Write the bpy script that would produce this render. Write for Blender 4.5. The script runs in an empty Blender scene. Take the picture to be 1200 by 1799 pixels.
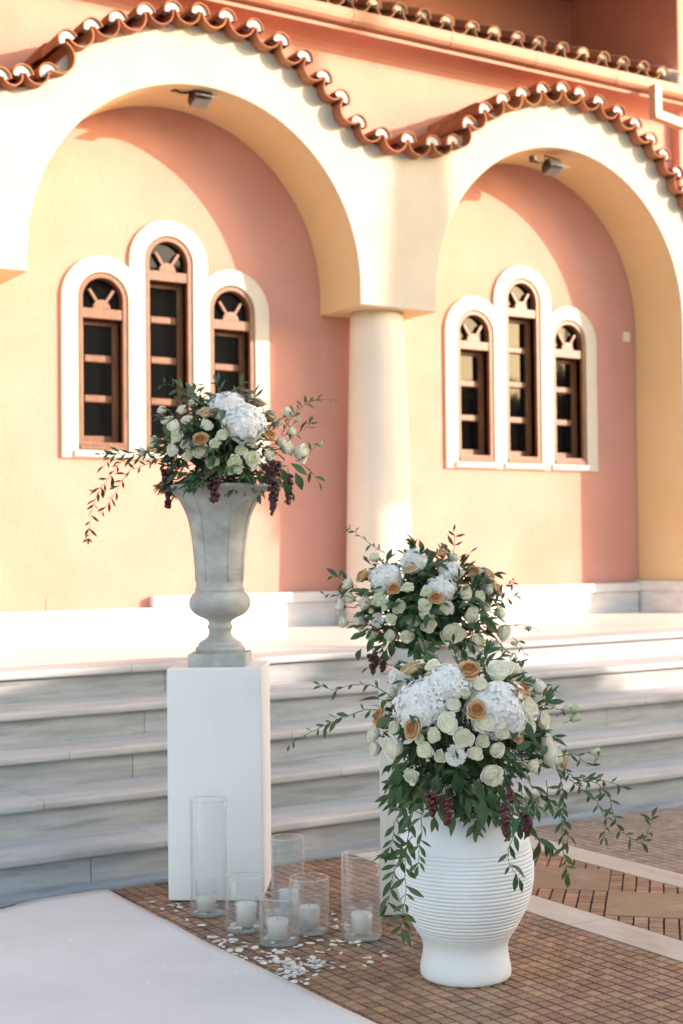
import bpy, math, random
from mathutils import Vector, Matrix, noise as mnoise
R_ = math.radians
rnd = random.Random(7)
sc = bpy.context.scene
COL = sc.collection

# ------------------------------------------------------------------ camera, sky, sun, exposure
YAW, PITCH, ROLL, FPX, HCAM = 0.564908948, 0.0262751093, -0.0102119686, 2501.119, 1.45
def cam_basis():
    cy, sy, cp, sp = math.cos(YAW), math.sin(YAW), math.cos(PITCH), math.sin(PITCH)
    fwd = Vector((sy*cp, cy*cp, sp)); right = Vector((cy, -sy, 0)); up = right.cross(fwd)
    c, s = math.cos(ROLL), math.sin(ROLL)
    return c*right + s*up, -s*right + c*up, fwd
CR, CU, CF = cam_basis()
CAM = Vector((0, 0, HCAM))
cd = bpy.data.cameras.new('camera'); cam = bpy.data.objects.new('camera', cd); COL.objects.link(cam)
cam.matrix_world = Matrix((( CR.x, CU.x, -CF.x, 0), (CR.y, CU.y, -CF.y, 0), (CR.z, CU.z, -CF.z, HCAM), (0, 0, 0, 1)))
cd.sensor_fit = 'HORIZONTAL'; cd.sensor_width = 24; cd.lens = FPX/1200*24
cd.clip_start = .1; cd.clip_end = 600
cd.dof.use_dof = True; cd.dof.focus_distance = 4.72; cd.dof.aperture_fstop = 3.4
sc.camera = cam

SUN = Vector((.72, -.62, .27)).normalized()          # towards the sun
w = bpy.data.worlds.new('World'); sc.world = w; w.use_nodes = True
nt = w.node_tree; nt.nodes.clear()
sky = nt.nodes.new('ShaderNodeTexSky'); sky.sky_type = 'NISHITA'; sky.sun_disc = False
sky.sun_elevation = math.asin(SUN.z); sky.sun_rotation = math.atan2(SUN.x, SUN.y)
sky.air_density = 1.0; sky.dust_density = 1.6; sky.ozone_density = 1.0
bg = nt.nodes.new('ShaderNodeBackground'); bg.inputs[1].default_value = .15
wo = nt.nodes.new('ShaderNodeOutputWorld')
nt.links.new(sky.outputs[0], bg.inputs[0]); nt.links.new(bg.outputs[0], wo.inputs[0])
sd = bpy.data.lights.new('sun', 'SUN'); so = bpy.data.objects.new('sun', sd); COL.objects.link(so)
sd.energy = 2.15; sd.angle = R_(.5); sd.color = (1, .84, .84)
so.rotation_euler = SUN.to_track_quat('Z', 'Y').to_euler(); so.location = (20, -18, 12)
sc.view_settings.view_transform = 'Standard'; sc.view_settings.look = 'None'
sc.cycles.transparent_max_bounces = 32; sc.cycles.max_bounces = 12
sc.view_settings.use_white_balance = True; sc.view_settings.white_balance_temperature = 8000; sc.view_settings.white_balance_tint = 10
sc.view_settings.exposure = 1.96; sc.view_settings.gamma = 1

def px(x, y, d):                      # a point seen at photo pixel x, y at view depth d metres
    return CAM + CF*d + CR*((x-600)/FPX*d) - CU*((y-899.5)/FPX*d)
def px_y(x, y, Y):
    v = px(x, y, 1)-CAM; return CAM + v*(Y/v.y)

# ------------------------------------------------------------------ materials
def nodes_of(name):
    m = bpy.data.materials.new(name); m.use_nodes = True
    n = m.node_tree.nodes; l = m.node_tree.links
    return m, n, l, n['Principled BSDF']
def setp(b, **k):
    for a, v in k.items():
        a = a.replace('_', ' ')
        if a in b.inputs: b.inputs[a].default_value = v
def c4(c): return (c[0], c[1], c[2], 1)
def surf(name, c1, c2=None, scale=4, stretch=(1, 1, 1), rough=.8, bump=.0, bscale=60, vary=0., spec=.4, detail=6, c3=None, s3=1.3, lo=.35, hi=.65, sss=0, bdist=.01):
    """two-tone procedural surface with optional stains (c3), fine bump and per-piece variation"""
    m, n, l, b = nodes_of(name)
    tc = n.new('ShaderNodeTexCoord'); mp = n.new('ShaderNodeMapping'); mp.inputs['Scale'].default_value = stretch
    l.new(tc.outputs['Object'], mp.inputs[0])
    nz = n.new('ShaderNodeTexNoise'); nz.inputs['Scale'].default_value = scale; nz.inputs['Detail'].default_value = detail
    nz.inputs['Roughness'].default_value = .62
    l.new(mp.outputs[0], nz.inputs['Vector'])
    cr = n.new('ShaderNodeValToRGB'); cr.color_ramp.elements[0].position = lo; cr.color_ramp.elements[1].position = hi
    cr.color_ramp.elements[0].color = c4(c1); cr.color_ramp.elements[1].color = c4(c2 or c1)
    l.new(nz.outputs[0], cr.inputs[0]); out = cr.outputs[0]
    if c3:
        n3 = n.new('ShaderNodeTexNoise'); n3.inputs['Scale'].default_value = s3; n3.inputs['Detail'].default_value = 8
        l.new(mp.outputs[0], n3.inputs['Vector'])
        r3 = n.new('ShaderNodeValToRGB'); r3.color_ramp.elements[0].position = .55; r3.color_ramp.elements[1].position = .78
        l.new(n3.outputs[0], r3.inputs[0])
        mx = n.new('ShaderNodeMixRGB'); l.new(r3.outputs[0], mx.inputs[0]); l.new(out, mx.inputs[1]); mx.inputs[2].default_value = c4(c3); out = mx.outputs[0]
    if vary:
        ge = n.new('ShaderNodeNewGeometry'); oi = n.new('ShaderNodeObjectInfo')
        ad = n.new('ShaderNodeMath'); ad.operation = 'ADD'; l.new(ge.outputs['Random Per Island'], ad.inputs[0]); l.new(oi.outputs['Random'], ad.inputs[1])
        fr = n.new('ShaderNodeMath'); fr.operation = 'FRACT'; l.new(ad.outputs[0], fr.inputs[0])
        mr = n.new('ShaderNodeMapRange'); mr.inputs[3].default_value = 1-vary; mr.inputs[4].default_value = 1+vary; l.new(fr.outputs[0], mr.inputs[0])
        f2 = n.new('ShaderNodeMath'); f2.operation = 'MULTIPLY'; f2.inputs[1].default_value = 7.31; l.new(fr.outputs[0], f2.inputs[0])
        f3 = n.new('ShaderNodeMath'); f3.operation = 'FRACT'; l.new(f2.outputs[0], f3.inputs[0])
        mh = n.new('ShaderNodeMapRange'); mh.inputs[3].default_value = .5-vary*.045; mh.inputs[4].default_value = .5+vary*.045; l.new(f3.outputs[0], mh.inputs[0])
        hs = n.new('ShaderNodeHueSaturation'); l.new(mr.outputs[0], hs.inputs['Value']); l.new(mh.outputs[0], hs.inputs['Hue']); l.new(out, hs.inputs['Color']); out = hs.outputs[0]
    l.new(out, b.inputs['Base Color'])
    setp(b, Roughness=rough, Specular_IOR_Level=spec)
    if bump:
        nb = n.new('ShaderNodeTexNoise'); nb.inputs['Scale'].default_value = bscale; nb.inputs['Detail'].default_value = 5
        l.new(mp.outputs[0], nb.inputs['Vector'])
        bp = n.new('ShaderNodeBump'); bp.inputs['Strength'].default_value = bump; bp.inputs['Distance'].default_value = bdist
        l.new(nb.outputs[0], bp.inputs['Height']); l.new(bp.outputs[0], b.inputs['Normal'])
    return m
def petal_mat(name, c1, c2, scale=30, transl=.25, rough=.6, cin=None):
    """petal: diffuse with a share of translucency, colour drifting towards c2 in patches"""
    m = surf(name, c1, c2, scale=scale, rough=rough, vary=.06, spec=.25)
    n = m.node_tree.nodes; l = m.node_tree.links; b = n['Principled BSDF']
    o = n['Material Output']; tr = n.new('ShaderNodeBsdfTranslucent'); mx = n.new('ShaderNodeMixShader'); mx.inputs[0].default_value = transl
    src = b.inputs['Base Color'].links[0].from_socket
    l.new(src, tr.inputs[0]); l.new(b.outputs[0], mx.inputs[1]); l.new(tr.outputs[0], mx.inputs[2]); l.new(mx.outputs[0], o.inputs[0])
    return m
def thin_glass(name, tint, fac=1.0, white_sheen=.03):
    m = bpy.data.materials.new(name); m.use_nodes = True; n = m.node_tree.nodes; l = m.node_tree.links; n.clear()
    o = n.new('ShaderNodeOutputMaterial'); t = n.new('ShaderNodeBsdfTransparent'); t.inputs[0].default_value = c4(tint)
    g = n.new('ShaderNodeBsdfGlossy'); g.inputs['Roughness'].default_value = .03
    f = n.new('ShaderNodeLayerWeight'); f.inputs[0].default_value = .5
    pw = n.new('ShaderNodeMath'); pw.operation = 'POWER'; pw.inputs[1].default_value = 4.0; l.new(f.outputs['Facing'], pw.inputs[0])
    ml = n.new('ShaderNodeMath'); ml.operation = 'MULTIPLY_ADD'; ml.inputs[1].default_value = .45*fac; ml.inputs[2].default_value = .022*fac; l.new(pw.outputs[0], ml.inputs[0])
    df = n.new('ShaderNodeBsdfDiffuse'); df.inputs[0].default_value = (.85, .88, .9, 1); m0 = n.new('ShaderNodeMixShader'); m0.inputs[0].default_value = white_sheen
    pf_ = n.new('ShaderNodeMath'); pf_.operation = 'POWER'; pf_.inputs[1].default_value = 5.0; l.new(f.outputs['Facing'], pf_.inputs[0])
    mf = n.new('ShaderNodeMath'); mf.operation = 'MULTIPLY_ADD'; mf.inputs[1].default_value = .45; mf.inputs[2].default_value = white_sheen; l.new(pf_.outputs[0], mf.inputs[0]); l.new(mf.outputs[0], m0.inputs[0])  # whitish sheen painted in, stronger towards grazing edges
    l.new(t.outputs[0], m0.inputs[1]); l.new(df.outputs[0], m0.inputs[2])
    mx = n.new('ShaderNodeMixShader'); l.new(ml.outputs[0], mx.inputs[0]); l.new(m0.outputs[0], mx.inputs[1]); l.new(g.outputs[0], mx.inputs[2]); l.new(mx.outputs[0], o.inputs[0])
    return m

M = {}
M['peach'] = surf('peach_plaster', (.58, .290, .232), (.62, .318, .257), scale=2.2, rough=.9, bump=.45, bscale=45, c3=(.57, .265, .20), s3=.9, spec=.2)
M['cream'] = surf('cream_plaster', (.47, .435, .38), (.51, .475, .415), scale=2.0, rough=.9, bump=.3, bscale=80, c3=(.46, .41, .33), s3=1.1, spec=.2)
M['intrados'] = surf('bounce_lit_cream_plaster', (.64, .47, .27), (.67, .50, .30), scale=2.0, rough=.9, bump=.3, bscale=80, spec=.2)  # cream with the yellow bounce light of wall and floor painted in
M['column'] = surf('column_plaster', (.66, .61, .53), (.70, .65, .57), scale=2.0, rough=.9, bump=.3, bscale=80, spec=.2)
M['casing'] = surf('white_casing', (.60, .555, .47), (.63, .585, .50), scale=3, rough=.85, bump=.2, bscale=70, spec=.2)
M['pipe'] = surf('cream_painted_metal', (.46, .36, .26), (.50, .40, .29), scale=5, rough=.5)
M['gutter'] = surf('peach_painted_gutter', (.44, .225, .15), (.48, .25, .17), scale=6, rough=.6, c3=(.38, .20, .13), s3=4)
M['terracotta'] = surf('terracotta', (.31, .12, .062), (.38, .16, .085), scale=12, rough=.85, bump=.4, bscale=60, vary=.22, c3=(.25, .13, .09), s3=7, spec=.15)
M['old_terracotta'] = surf('weathered_terracotta', (.31, .14, .08), (.26, .125, .085), scale=9, rough=.9, bump=.5, bscale=50, vary=.25, c3=(.13, .11, .08), s3=6, spec=.2)
M['mortar'] = surf('white_mortar', (.66, .64, .62), (.52, .51, .49), scale=20, rough=.95, bump=.8, bscale=90)
M['old_mortar'] = surf('stained_mortar', (.62, .57, .46), (.30, .29, .24), scale=14, rough=.95, bump=.8, bscale=60, c3=(.12, .11, .09), s3=9)
M['wood'] = surf('brown_varnished_wood', (.13, .055, .027), (.215, .093, .046), scale=6, stretch=(6, 6, 1), rough=.42, bump=.15, bscale=60, spec=.5)
M['pane'] = surf('dark_window_glass', (.004, .004, .004), rough=.03, spec=.35)
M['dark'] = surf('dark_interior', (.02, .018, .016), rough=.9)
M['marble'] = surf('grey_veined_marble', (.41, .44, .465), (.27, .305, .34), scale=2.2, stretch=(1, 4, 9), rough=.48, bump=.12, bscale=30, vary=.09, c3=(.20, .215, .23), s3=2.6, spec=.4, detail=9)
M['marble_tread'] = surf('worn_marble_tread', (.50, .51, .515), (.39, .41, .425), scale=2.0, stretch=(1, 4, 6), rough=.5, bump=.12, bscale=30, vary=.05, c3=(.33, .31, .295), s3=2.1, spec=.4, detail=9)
M['floor_marble'] = surf('porch_marble', (.76, .72, .67), (.70, .67, .63), scale=1.5, stretch=(1, 3, 3), rough=.35, vary=.05, spec=.45, detail=9)
M['skirt'] = surf('skirting_marble', (.74, .73, .72), (.56, .58, .61), scale=3, stretch=(1, 1, 3), rough=.45, vary=.05, detail=8)
M['paver'] = surf('brown_paver', (.25, .138, .09), (.37, .21, .125), scale=14, rough=.45, bump=.6, bscale=110, vary=.3, c3=(.16, .125, .115), s3=2.2, spec=.5, bdist=.004)
M['grey_paver'] = surf('greyish_paver', (.27, .20, .165), (.34, .27, .22), scale=14, rough=.5, bump=.5, bscale=110, vary=.2, c3=(.2, .17, .155), s3=3.0, spec=.5, bdist=.004)
M['grout'] = surf('dark_grout', (.030, .023, .021), (.055, .042, .036), scale=30, rough=.95, bump=.6, bscale=150, bdist=.004)
M['band'] = surf('pale_travertine', (.56, .47, .40), (.64, .56, .48), scale=2.4, stretch=(5, 1, 1), rough=.5, bump=.25, bscale=50, vary=.07, c3=(.47, .34, .25), s3=2.2, bdist=.004)
M['slab'] = surf('brown_stone_slab', (.36, .235, .14), (.28, .19, .125), scale=3.5, stretch=(1, 1, 1), rough=.5, bump=.7, bscale=14, vary=.12, c3=(.42, .31, .22), s3=5, detail=9)
M['carpet'] = surf('white_carpet', (.74, .715, .71), (.80, .775, .765), scale=2.2, rough=.97, bump=.9, bscale=260, c3=(.70, .68, .67), s3=1.6, spec=.1, bdist=.004)
M['white'] = surf('white_lacquered_board', (.80, .81, .815), (.83, .835, .84), scale=2, rough=.45, c3=(.76, .765, .76), s3=3, bump=.04, bscale=40, spec=.4)
M['warmwhite'] = surf('off_white_board', (.70, .66, .62), (.73, .69, .65), scale=2, rough=.55, bump=.04, bscale=40)
M['urn'] = surf('grey_cast_stone', (.33, .33, .315), (.52, .52, .50), scale=7, stretch=(1, 1, 1.6), rough=.7, bump=.35, bscale=120, c3=(.27, .27, .25), s3=5.5, spec=.3, detail=9, bdist=.004)
M['vase'] = surf('white_glazed_clay', (.80, .82, .85), (.84, .86, .88), scale=5, rough=.5, bump=.12, bscale=50, spec=.4, bdist=.004)
M['hydra'] = petal_mat('white_hydrangea', (.91, .91, .90), (.93, .93, .92), scale=18, transl=.3)
M['cream_rose'] = petal_mat('cream_rose', (.91, .90, .78), (.93, .925, .86), scale=14, transl=.25)
M['white_rose'] = petal_mat('white_rose', (.91, .905, .83), (.93, .925, .88), scale=14, transl=.25)
M['tan_rose'] = petal_mat('caramel_rose', (.66, .33, .14), (.73, .43, .21), scale=22, transl=.2)
M['blush_rose'] = petal_mat('faded_caramel_rose', (.72, .50, .31), (.76, .62, .42), scale=22, transl=.2)
M['cream_core'] = petal_mat('cream_rose_core', (.90, .875, .66), (.92, .90, .76), scale=14, transl=.2)
M['tan_core'] = petal_mat('caramel_rose_core', (.56, .25, .09), (.64, .33, .14), scale=14, transl=.2)
M['tan_outer'] = petal_mat('caramel_rose_outer', (.73, .46, .25), (.78, .55, .35), scale=14, transl=.2)
M['green_bud'] = petal_mat('green_bud', (.60, .66, .40), (.78, .80, .60), scale=30, transl=.2)
M['leaf'] = petal_mat('dark_green_leaf', (.036, .085, .036), (.062, .125, .052), scale=12, transl=.12, rough=.38)
M['leaf2'] = petal_mat('mid_green_leaf', (.06, .115, .045), (.095, .16, .062), scale=12, transl=.18, rough=.42)
M['leaf3'] = petal_mat('blue_green_leaf', (.06, .10, .075), (.09, .13, .10), scale=12, transl=.1, rough=.5)
M['leaf4'] = petal_mat('bronze_leaf', (.09, .045, .025), (.07, .06, .03), scale=12, transl=.15, rough=.42)
for k in ('leaf', 'leaf2', 'leaf3', 'leaf4'):
    M[k].node_tree.nodes['Principled BSDF'].inputs['Specular IOR Level'].default_value = .3
M['stem'] = surf('green_stem', (.06, .085, .03), (.10, .10, .045), scale=10, rough=.6)
M['berry'] = surf('burgundy_berry', (.038, .007, .012), (.07, .011, .018), scale=9, rough=.32, vary=.3, spec=.5)
M['red_berry'] = surf('dark_red_berry', (.055, .005, .009), (.09, .009, .013), scale=9, rough=.3, vary=.3, spec=.5)
M['glass'] = thin_glass('clear_glass', (.985, .99, .99), 1.0)
M['glassbase'] = thin_glass('clear_glass_base', (.93, .96, .96), 1.6, .14)
M['wax'] = petal_mat('white_wax', (.92, .92, .91), (.93, .93, .92), scale=8, transl=.3, rough=.5)
M['wick'] = surf('dark_wick', (.05, .045, .04))
M['lamp_metal'] = surf('dark_lamp_metal', (.04, .035, .03), (.08, .07, .06), scale=20, rough=.5)
M['lamp_metal'].node_tree.nodes['Principled BSDF'].inputs['Metallic'].default_value = .4
M['lamp_glass'] = surf('grey_lamp_glass', (.25, .26, .26), rough=.15, spec=.8)
M['foam'] = surf('dark_green_moss', (.02, .035, .015), (.035, .05, .02), scale=20, rough=.95)
M['bark'] = surf('tree_bark', (.12, .085, .06), (.18, .13, .09), scale=8, rough=.95, bump=.8, bscale=20)
M['tree_leaf'] = petal_mat('tree_foliage', (.04, .07, .025), (.07, .11, .035), scale=1.5, transl=.15)
M['farwall'] = surf('far_building_wall', (.50, .45, .38), (.56, .50, .42), scale=.5, rough=.9)
M['switch'] = surf('cream_plastic', (.75, .68, .52), rough=.5)
# pavement beyond the modelled pavers: the same small square pattern as colour
def pavement_mat():
    m, n, l, b = nodes_of('brown_small_paving')
    tc = n.new('ShaderNodeTexCoord'); br = n.new('ShaderNodeTexBrick'); br.offset = 0
    for k, v in (('Scale', 1), ('Mortar Size', .003), ('Brick Width', .051), ('Row Height', .051), ('Mortar Smooth', .2), ('Bias', 0)):
        br.inputs[k].default_value = v
    br.inputs['Color1'].default_value = c4((.27, .19, .15)); br.inputs['Color2'].default_value = c4((.34, .24, .18)); br.inputs['Mortar'].default_value = c4((.06, .05, .045))
    l.new(tc.outputs['Object'], br.inputs[0]); l.new(br.outputs[0], b.inputs['Base Color']); setp(b, Roughness=.6)
    return m
M['paving'] = pavement_mat()

# ------------------------------------------------------------------ mesh helpers
class MB:
    def __init__(s): s.v = []; s.f = []
    def add(s, vs, fs):
        o = len(s.v); s.v += [tuple(v) for v in vs]; s.f += [tuple(i+o for i in f) for f in fs]; return s
    def box(s, x0, x1, y0, y1, z0, z1):
        return s.add([(x0,y0,z0),(x1,y0,z0),(x1,y1,z0),(x0,y1,z0),(x0,y0,z1),(x1,y0,z1),(x1,y1,z1),(x0,y1,z1)],
                     [(0,3,2,1),(4,5,6,7),(0,1,5,4),(1,2,6,5),(2,3,7,6),(3,0,4,7)])
    def prism(s, poly, axis, a0, a1):      # extrude a closed polygon along an axis; poly in the two other axes
        n = len(poly)
        def P(p, a): return {'x': (a, p[0], p[1]), 'y': (p[0], a, p[1]), 'z': (p[0], p[1], a)}[axis]
        vs = [P(p, a0) for p in poly]+[P(p, a1) for p in poly]
        fs = [tuple(range(n)), tuple(reversed(range(n, 2*n)))]+[(i, i+n, (i+1) % n+n, (i+1) % n) for i in range(n)]
        return s.add(vs, fs)
    def lathe(s, prof, n=48, c=(0, 0, 0), cap=True):
        o = len(s.v)
        for r, z in prof:
            for k in range(n):
                a = 2*math.pi*k/n; s.v.append((c[0]+r*math.cos(a), c[1]+r*math.sin(a), c[2]+z))
        for j in range(len(prof)-1):
            for k in range(n):
                k2 = (k+1) % n; s.f.append((o+j*n+k, o+j*n+k2, o+(j+1)*n+k2, o+(j+1)*n+k))
        if cap:
            s.f.append(tuple(o+k for k in reversed(range(n)))); s.f.append(tuple(o+(len(prof)-1)*n+k for k in range(n)))
        return s
    def tube(s, pts, r0, r1=None, n=6):
        r1 = r0 if r1 is None else r1; o = len(s.v); pts = [Vector(p) for p in pts]; m = len(pts)
        for i, p in enumerate(pts):
            t = (pts[min(i+1, m-1)]-pts[max(i-1, 0)]); t = t.normalized() if t.length > 1e-9 else Vector((0, 0, 1))
            a = t.cross(Vector((.3, .2, 1))); a = a.normalized() if a.length > 1e-4 else Vector((1, 0, 0)); b = t.cross(a)
            r = r0+(r1-r0)*i/max(1, m-1)
            for k in range(n):
                q = 2*math.pi*k/n; s.v.append(tuple(p+a*(r*math.cos(q))+b*(r*math.sin(q))))
        for i in range(m-1):
            for k in range(n):
                k2 = (k+1) % n; s.f.append((o+i*n+k, o+i*n+k2, o+(i+1)*n+k2, o+(i+1)*n+k))
        s.f.append(tuple(o+k for k in reversed(range(n)))); s.f.append(tuple(o+(m-1)*n+k for k in range(n)))
        return s
    def mesh(s, name, mat=None, smooth=False, off=None):
        me = bpy.data.meshes.new(name)
        vs = s.v if off is None else [(v[0]-off[0], v[1]-off[1], v[2]-off[2]) for v in s.v]
        me.from_pydata(vs, [], s.f); me.update()
        if mat: me.materials.append(M[mat] if isinstance(mat, str) else mat)
        if smooth: me.polygons.foreach_set('use_smooth', [True]*len(me.polygons))
        return me
def link(name, me, parent=None, loc=None, mat4=None):
    o = bpy.data.objects.new(name, me); COL.objects.link(o)
    if parent: o.parent = parent
    if mat4 is not None: o.matrix_local = mat4
    elif loc is not None: o.location = loc
    return o
WLOC = {}
def part(name, mb, mat, parent, smooth=False, bevel=0, label=None, seg=2):
    """geometry given in world coordinates becomes a child of parent (unrotated empties only)"""
    L = WLOC.get(parent.name, Vector((0, 0, 0))) if parent else Vector((0, 0, 0))
    o = link(name, mb.mesh(name, mat, smooth, L), parent)
    if parent: WLOC[o.name] = L
    if bevel:
        b = o.modifiers.new('bevel', 'BEVEL'); b.width = bevel; b.segments = seg; b.limit_method = 'ANGLE'; b.angle_limit = R_(35)
        o.data.polygons.foreach_set('use_smooth', [True]*len(o.data.polygons))
        b.harden_normals = True
    if label: o['label'] = label
    return o
def thing(name, label, cat, loc=(0, 0, 0), rz=0, group=None):
    o = bpy.data.objects.new(name, None); COL.objects.link(o); o.location = loc; o.rotation_euler = (0, 0, rz)
    o.empty_display_size = .1
    o['label'] = label; o['category'] = cat
    if group: o['group'] = group
    WLOC[o.name] = Vector(loc)
    return o
def tag(o, label, cat, group=None):
    o['label'] = label; o['category'] = cat
    if group: o['group'] = group
    return o
def structure(o): o['kind'] = 'structure'; return o
def stuff(o): o['kind'] = 'stuff'; return o
DG = None
def flat(name, polys, yc, half, mat, parent, bevel=0, smooth=True):
    """polygons (x, z), the first the outline, the others holes, thickened along Y"""
    cu = bpy.data.curves.new(name, 'CURVE'); cu.dimensions = '2D'; cu.fill_mode = 'BOTH'; cu.extrude = half-bevel
    if bevel: cu.bevel_depth = bevel; cu.bevel_resolution = 2; cu.offset = -bevel
    for p in polys:
        sp = cu.splines.new('POLY'); sp.points.add(len(p)-1); sp.use_cyclic_u = True
        for i, q in enumerate(p): sp.points[i].co = (q[0], q[1], 0, 1)
    t = bpy.data.objects.new('t', cu); COL.objects.link(t)
    dg = bpy.context.evaluated_depsgraph_get()
    me = bpy.data.meshes.new_from_object(t.evaluated_get(dg)); bpy.data.objects.remove(t); bpy.data.curves.remove(cu)
    L = WLOC.get(parent.name, Vector((0, 0, 0))) if parent else Vector((0, 0, 0))
    me.transform(Matrix(((1, 0, 0, -L.x), (0, 0, -1, yc-L.y), (0, 1, 0, -L.z), (0, 0, 0, 1))))
    me.name = name; me.materials.clear(); me.materials.append(M[mat])
    if smooth and bevel:
        me.polygons.foreach_set('use_smooth', [True]*len(me.polygons))
        try: me.set_sharp_from_angle(angle=R_(40))
        except Exception: pass
    else: me.polygons.foreach_set('use_smooth', [False]*len(me.polygons))
    o = link(name, me, parent)
    if parent: WLOC[o.name] = L
    return o
def arc(cx, cz, r, a0, a1, n):
    return [(cx+r*math.cos(R_(a0+(a1-a0)*i/n)), cz+r*math.sin(R_(a0+(a1-a0)*i/n))) for i in range(n+1)]

# ------------------------------------------------------------------ ground and paving
RS, FL = .166, .83                       # riser height, porch floor level
YB, YF = 10.0, 9.38                      # niche back wall, arcade front
g = link('ground', MB().box(-90, 110, -90, 90, -.4, -.012).mesh('ground', 'paving')); structure(g)
pave = link('pavement', MB().box(2.0, 9.6, 1.6, 5.9, -.011, -.0055).mesh('pavement', 'grout')); structure(pave)
def tile_block(x0, x1, y0, y1, rz=0, seed=0):
    """one small square paver with uneven edges; returns its verts and faces"""
    r = random.Random(seed); j = lambda a: r.uniform(-a, a)
    t = r.uniform(-.0006, .0006)
    c = [(x0+j(.0008), y0+j(.0008)), (x1+j(.0008), y0+j(.0008)), (x1+j(.0008), y1+j(.0008)), (x0+j(.0008), y1+j(.0008))]
    i = .0012; cx, cy = (x0+x1)/2, (y0+y1)/2
    top = [(x+(i if x < cx else -i), y+(i if y < cy else -i), t+j(.0005)) for x, y in c]
    return [(x, y, -.0054) for x, y in c]+top, [(4,5,6,7),(0,1,5,4),(1,2,6,5),(2,3,7,6),(3,0,4,7)]
def clip(poly, a, b, c):                 # keep a*x+b*y <= c
    out = []
    for i in range(len(poly)):
        p, q = poly[i], poly[(i+1) % len(poly)]; dp, dq = a*p[0]+b*p[1]-c, a*q[0]+b*q[1]-c
        if dp <= 0: out.append(p)
        if (dp < 0 < dq) or (dq < 0 < dp):
            t = dp/(dp-dq); out.append((p[0]+t*(q[0]-p[0]), p[1]+t*(q[1]-p[1])))
    return out
P = .051
cells = []
for ix in range(int(1.45/P)):
    for iy in range(int(3.95/P)):
        x0 = 3.664-(ix+1)*P; y0 = 5.735-(iy+1)*P
        if x0 < 2.25: continue
        gx, gy = .0034, .0044
        cells.append((x0+gy, x0+P-gy, y0+gx, y0+P-gx))
vis = lambda x, y: (Vector((x, y, 0))-CAM)
def inframe(x, y, m=0):
    d = Vector((x, y, 0))-CAM; z = d.dot(CF)
    if z < .5: return False
    u = 600+FPX*d.dot(CR)/z; v = 899.5-FPX*d.dot(CU)/z
    return -m < u < 1200+m and -m < v < 1799+m
def hidden(x, y): return x < 2.40 and y < 5.69      # under the carpet
seen = [c for c in cells if inframe(c[0], c[2]) and not hidden(c[0], c[2])]
seen.sort(key=lambda c: (Vector((c[0], c[2], 0))-CAM).length)
own = set(seen[:290]); rest = MB()
for k, c in enumerate(cells):
    vs, fs = tile_block(*c, seed=k)
    if c in own:
        cx, cy = (c[0]+c[1])/2, (c[2]+c[3])/2
        mb = MB().add([(x-cx, y-cy, z) for x, y, z in vs], fs)
        link('paver', mb.mesh('paver', 'paver'), pave, (cx, cy, 0))
    elif inframe(c[0], c[2], 900): rest.add(vs, fs)
stuff(link('small_pavers', rest.mesh('small_pavers', 'paver'), pave))
# travertine bands on both sides of the diamond strip
def band(x0, x1):
    y = 5.735
    for k, L in enumerate((.62, .93, .84, .9, .88)):
        mb = MB().box(x0, x1, y-L+.002, y-.002, -.005, .0012)
        part('band_slab', mb, 'band', pave, bevel=.0015); y -= L
band(3.672, 3.862); band(4.462, 4.648)
half = .2845
for i in range(9):
    cy = 4.79+.569*(1-i)
    if cy > 5.9: continue
    s = .2815
    pl = [(4.165+s, cy), (4.165, cy+s), (4.165-s, cy), (4.165, cy-s)]
    pl = clip(pl, 0, 1, 5.73)
    if len(pl) < 3: continue
    part('diamond_slab', MB().prism(list(reversed(pl)), 'z', -.005, .0015+rnd.uniform(0, .001)), 'slab', pave, bevel=.002)
tri = MB(); e1 = Vector((.7071, -.7071)); e2 = Vector((.7071, .7071)); TA, TB = .4023/7, .4023/8
for i in range(-70, 71):
    for j in range(-70, 71):
        o = Vector((4.165, 4.79))+e1*(-.20115+i*TA+.0028)+e2*(-.20115+j*TB+.0018)
        a, b_ = TA-.0075, TB-.0036
        q = [o, o+e1*a, o+e1*a+e2*b_, o+e2*b_]
        cc = o+e1*(a/2)+e2*(b_/2)
        if not (3.83 < cc.x < 4.50 and 1.8 < cc.y < 5.78): continue
        cyk = 4.79+.569*round((cc.y-4.79)/.569)
        if abs(cc.x-4.165)+abs(cc.y-cyk) < half: continue
        q = [(p.x+rnd.uniform(-.0013, .0013), p.y+rnd.uniform(-.0013, .0013)) for p in q]
        q = clip(q, -1, 0, -3.868)
        if len(q) > 2: q = clip(q, 1, 0, 4.456)
        if len(q) > 2: q = clip(q, 0, 1, 5.73)
        if len(q) < 3: continue
        tri.prism(list(reversed(q)), 'z', -.005, rnd.uniform(-.0008, .0006))
stuff(link('diagonal_pavers', tri.mesh('diagonal_pavers', 'paver'), pave))
far = MB()
for ix in range(int(4.9/P)):
    for iy in range(int(4.1/P)):
        x0 = 4.655+ix*P; y0 = 5.735-(iy+1)*P
        if inframe(x0, y0, 500): far.add(*tile_block(x0+.0034, x0+P-.0034, y0+.0022, y0+P-.0022, seed=ix*200+iy))
stuff(link('grey_pavers', far.mesh('grey_pavers', 'grey_paver'), pave))

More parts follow.
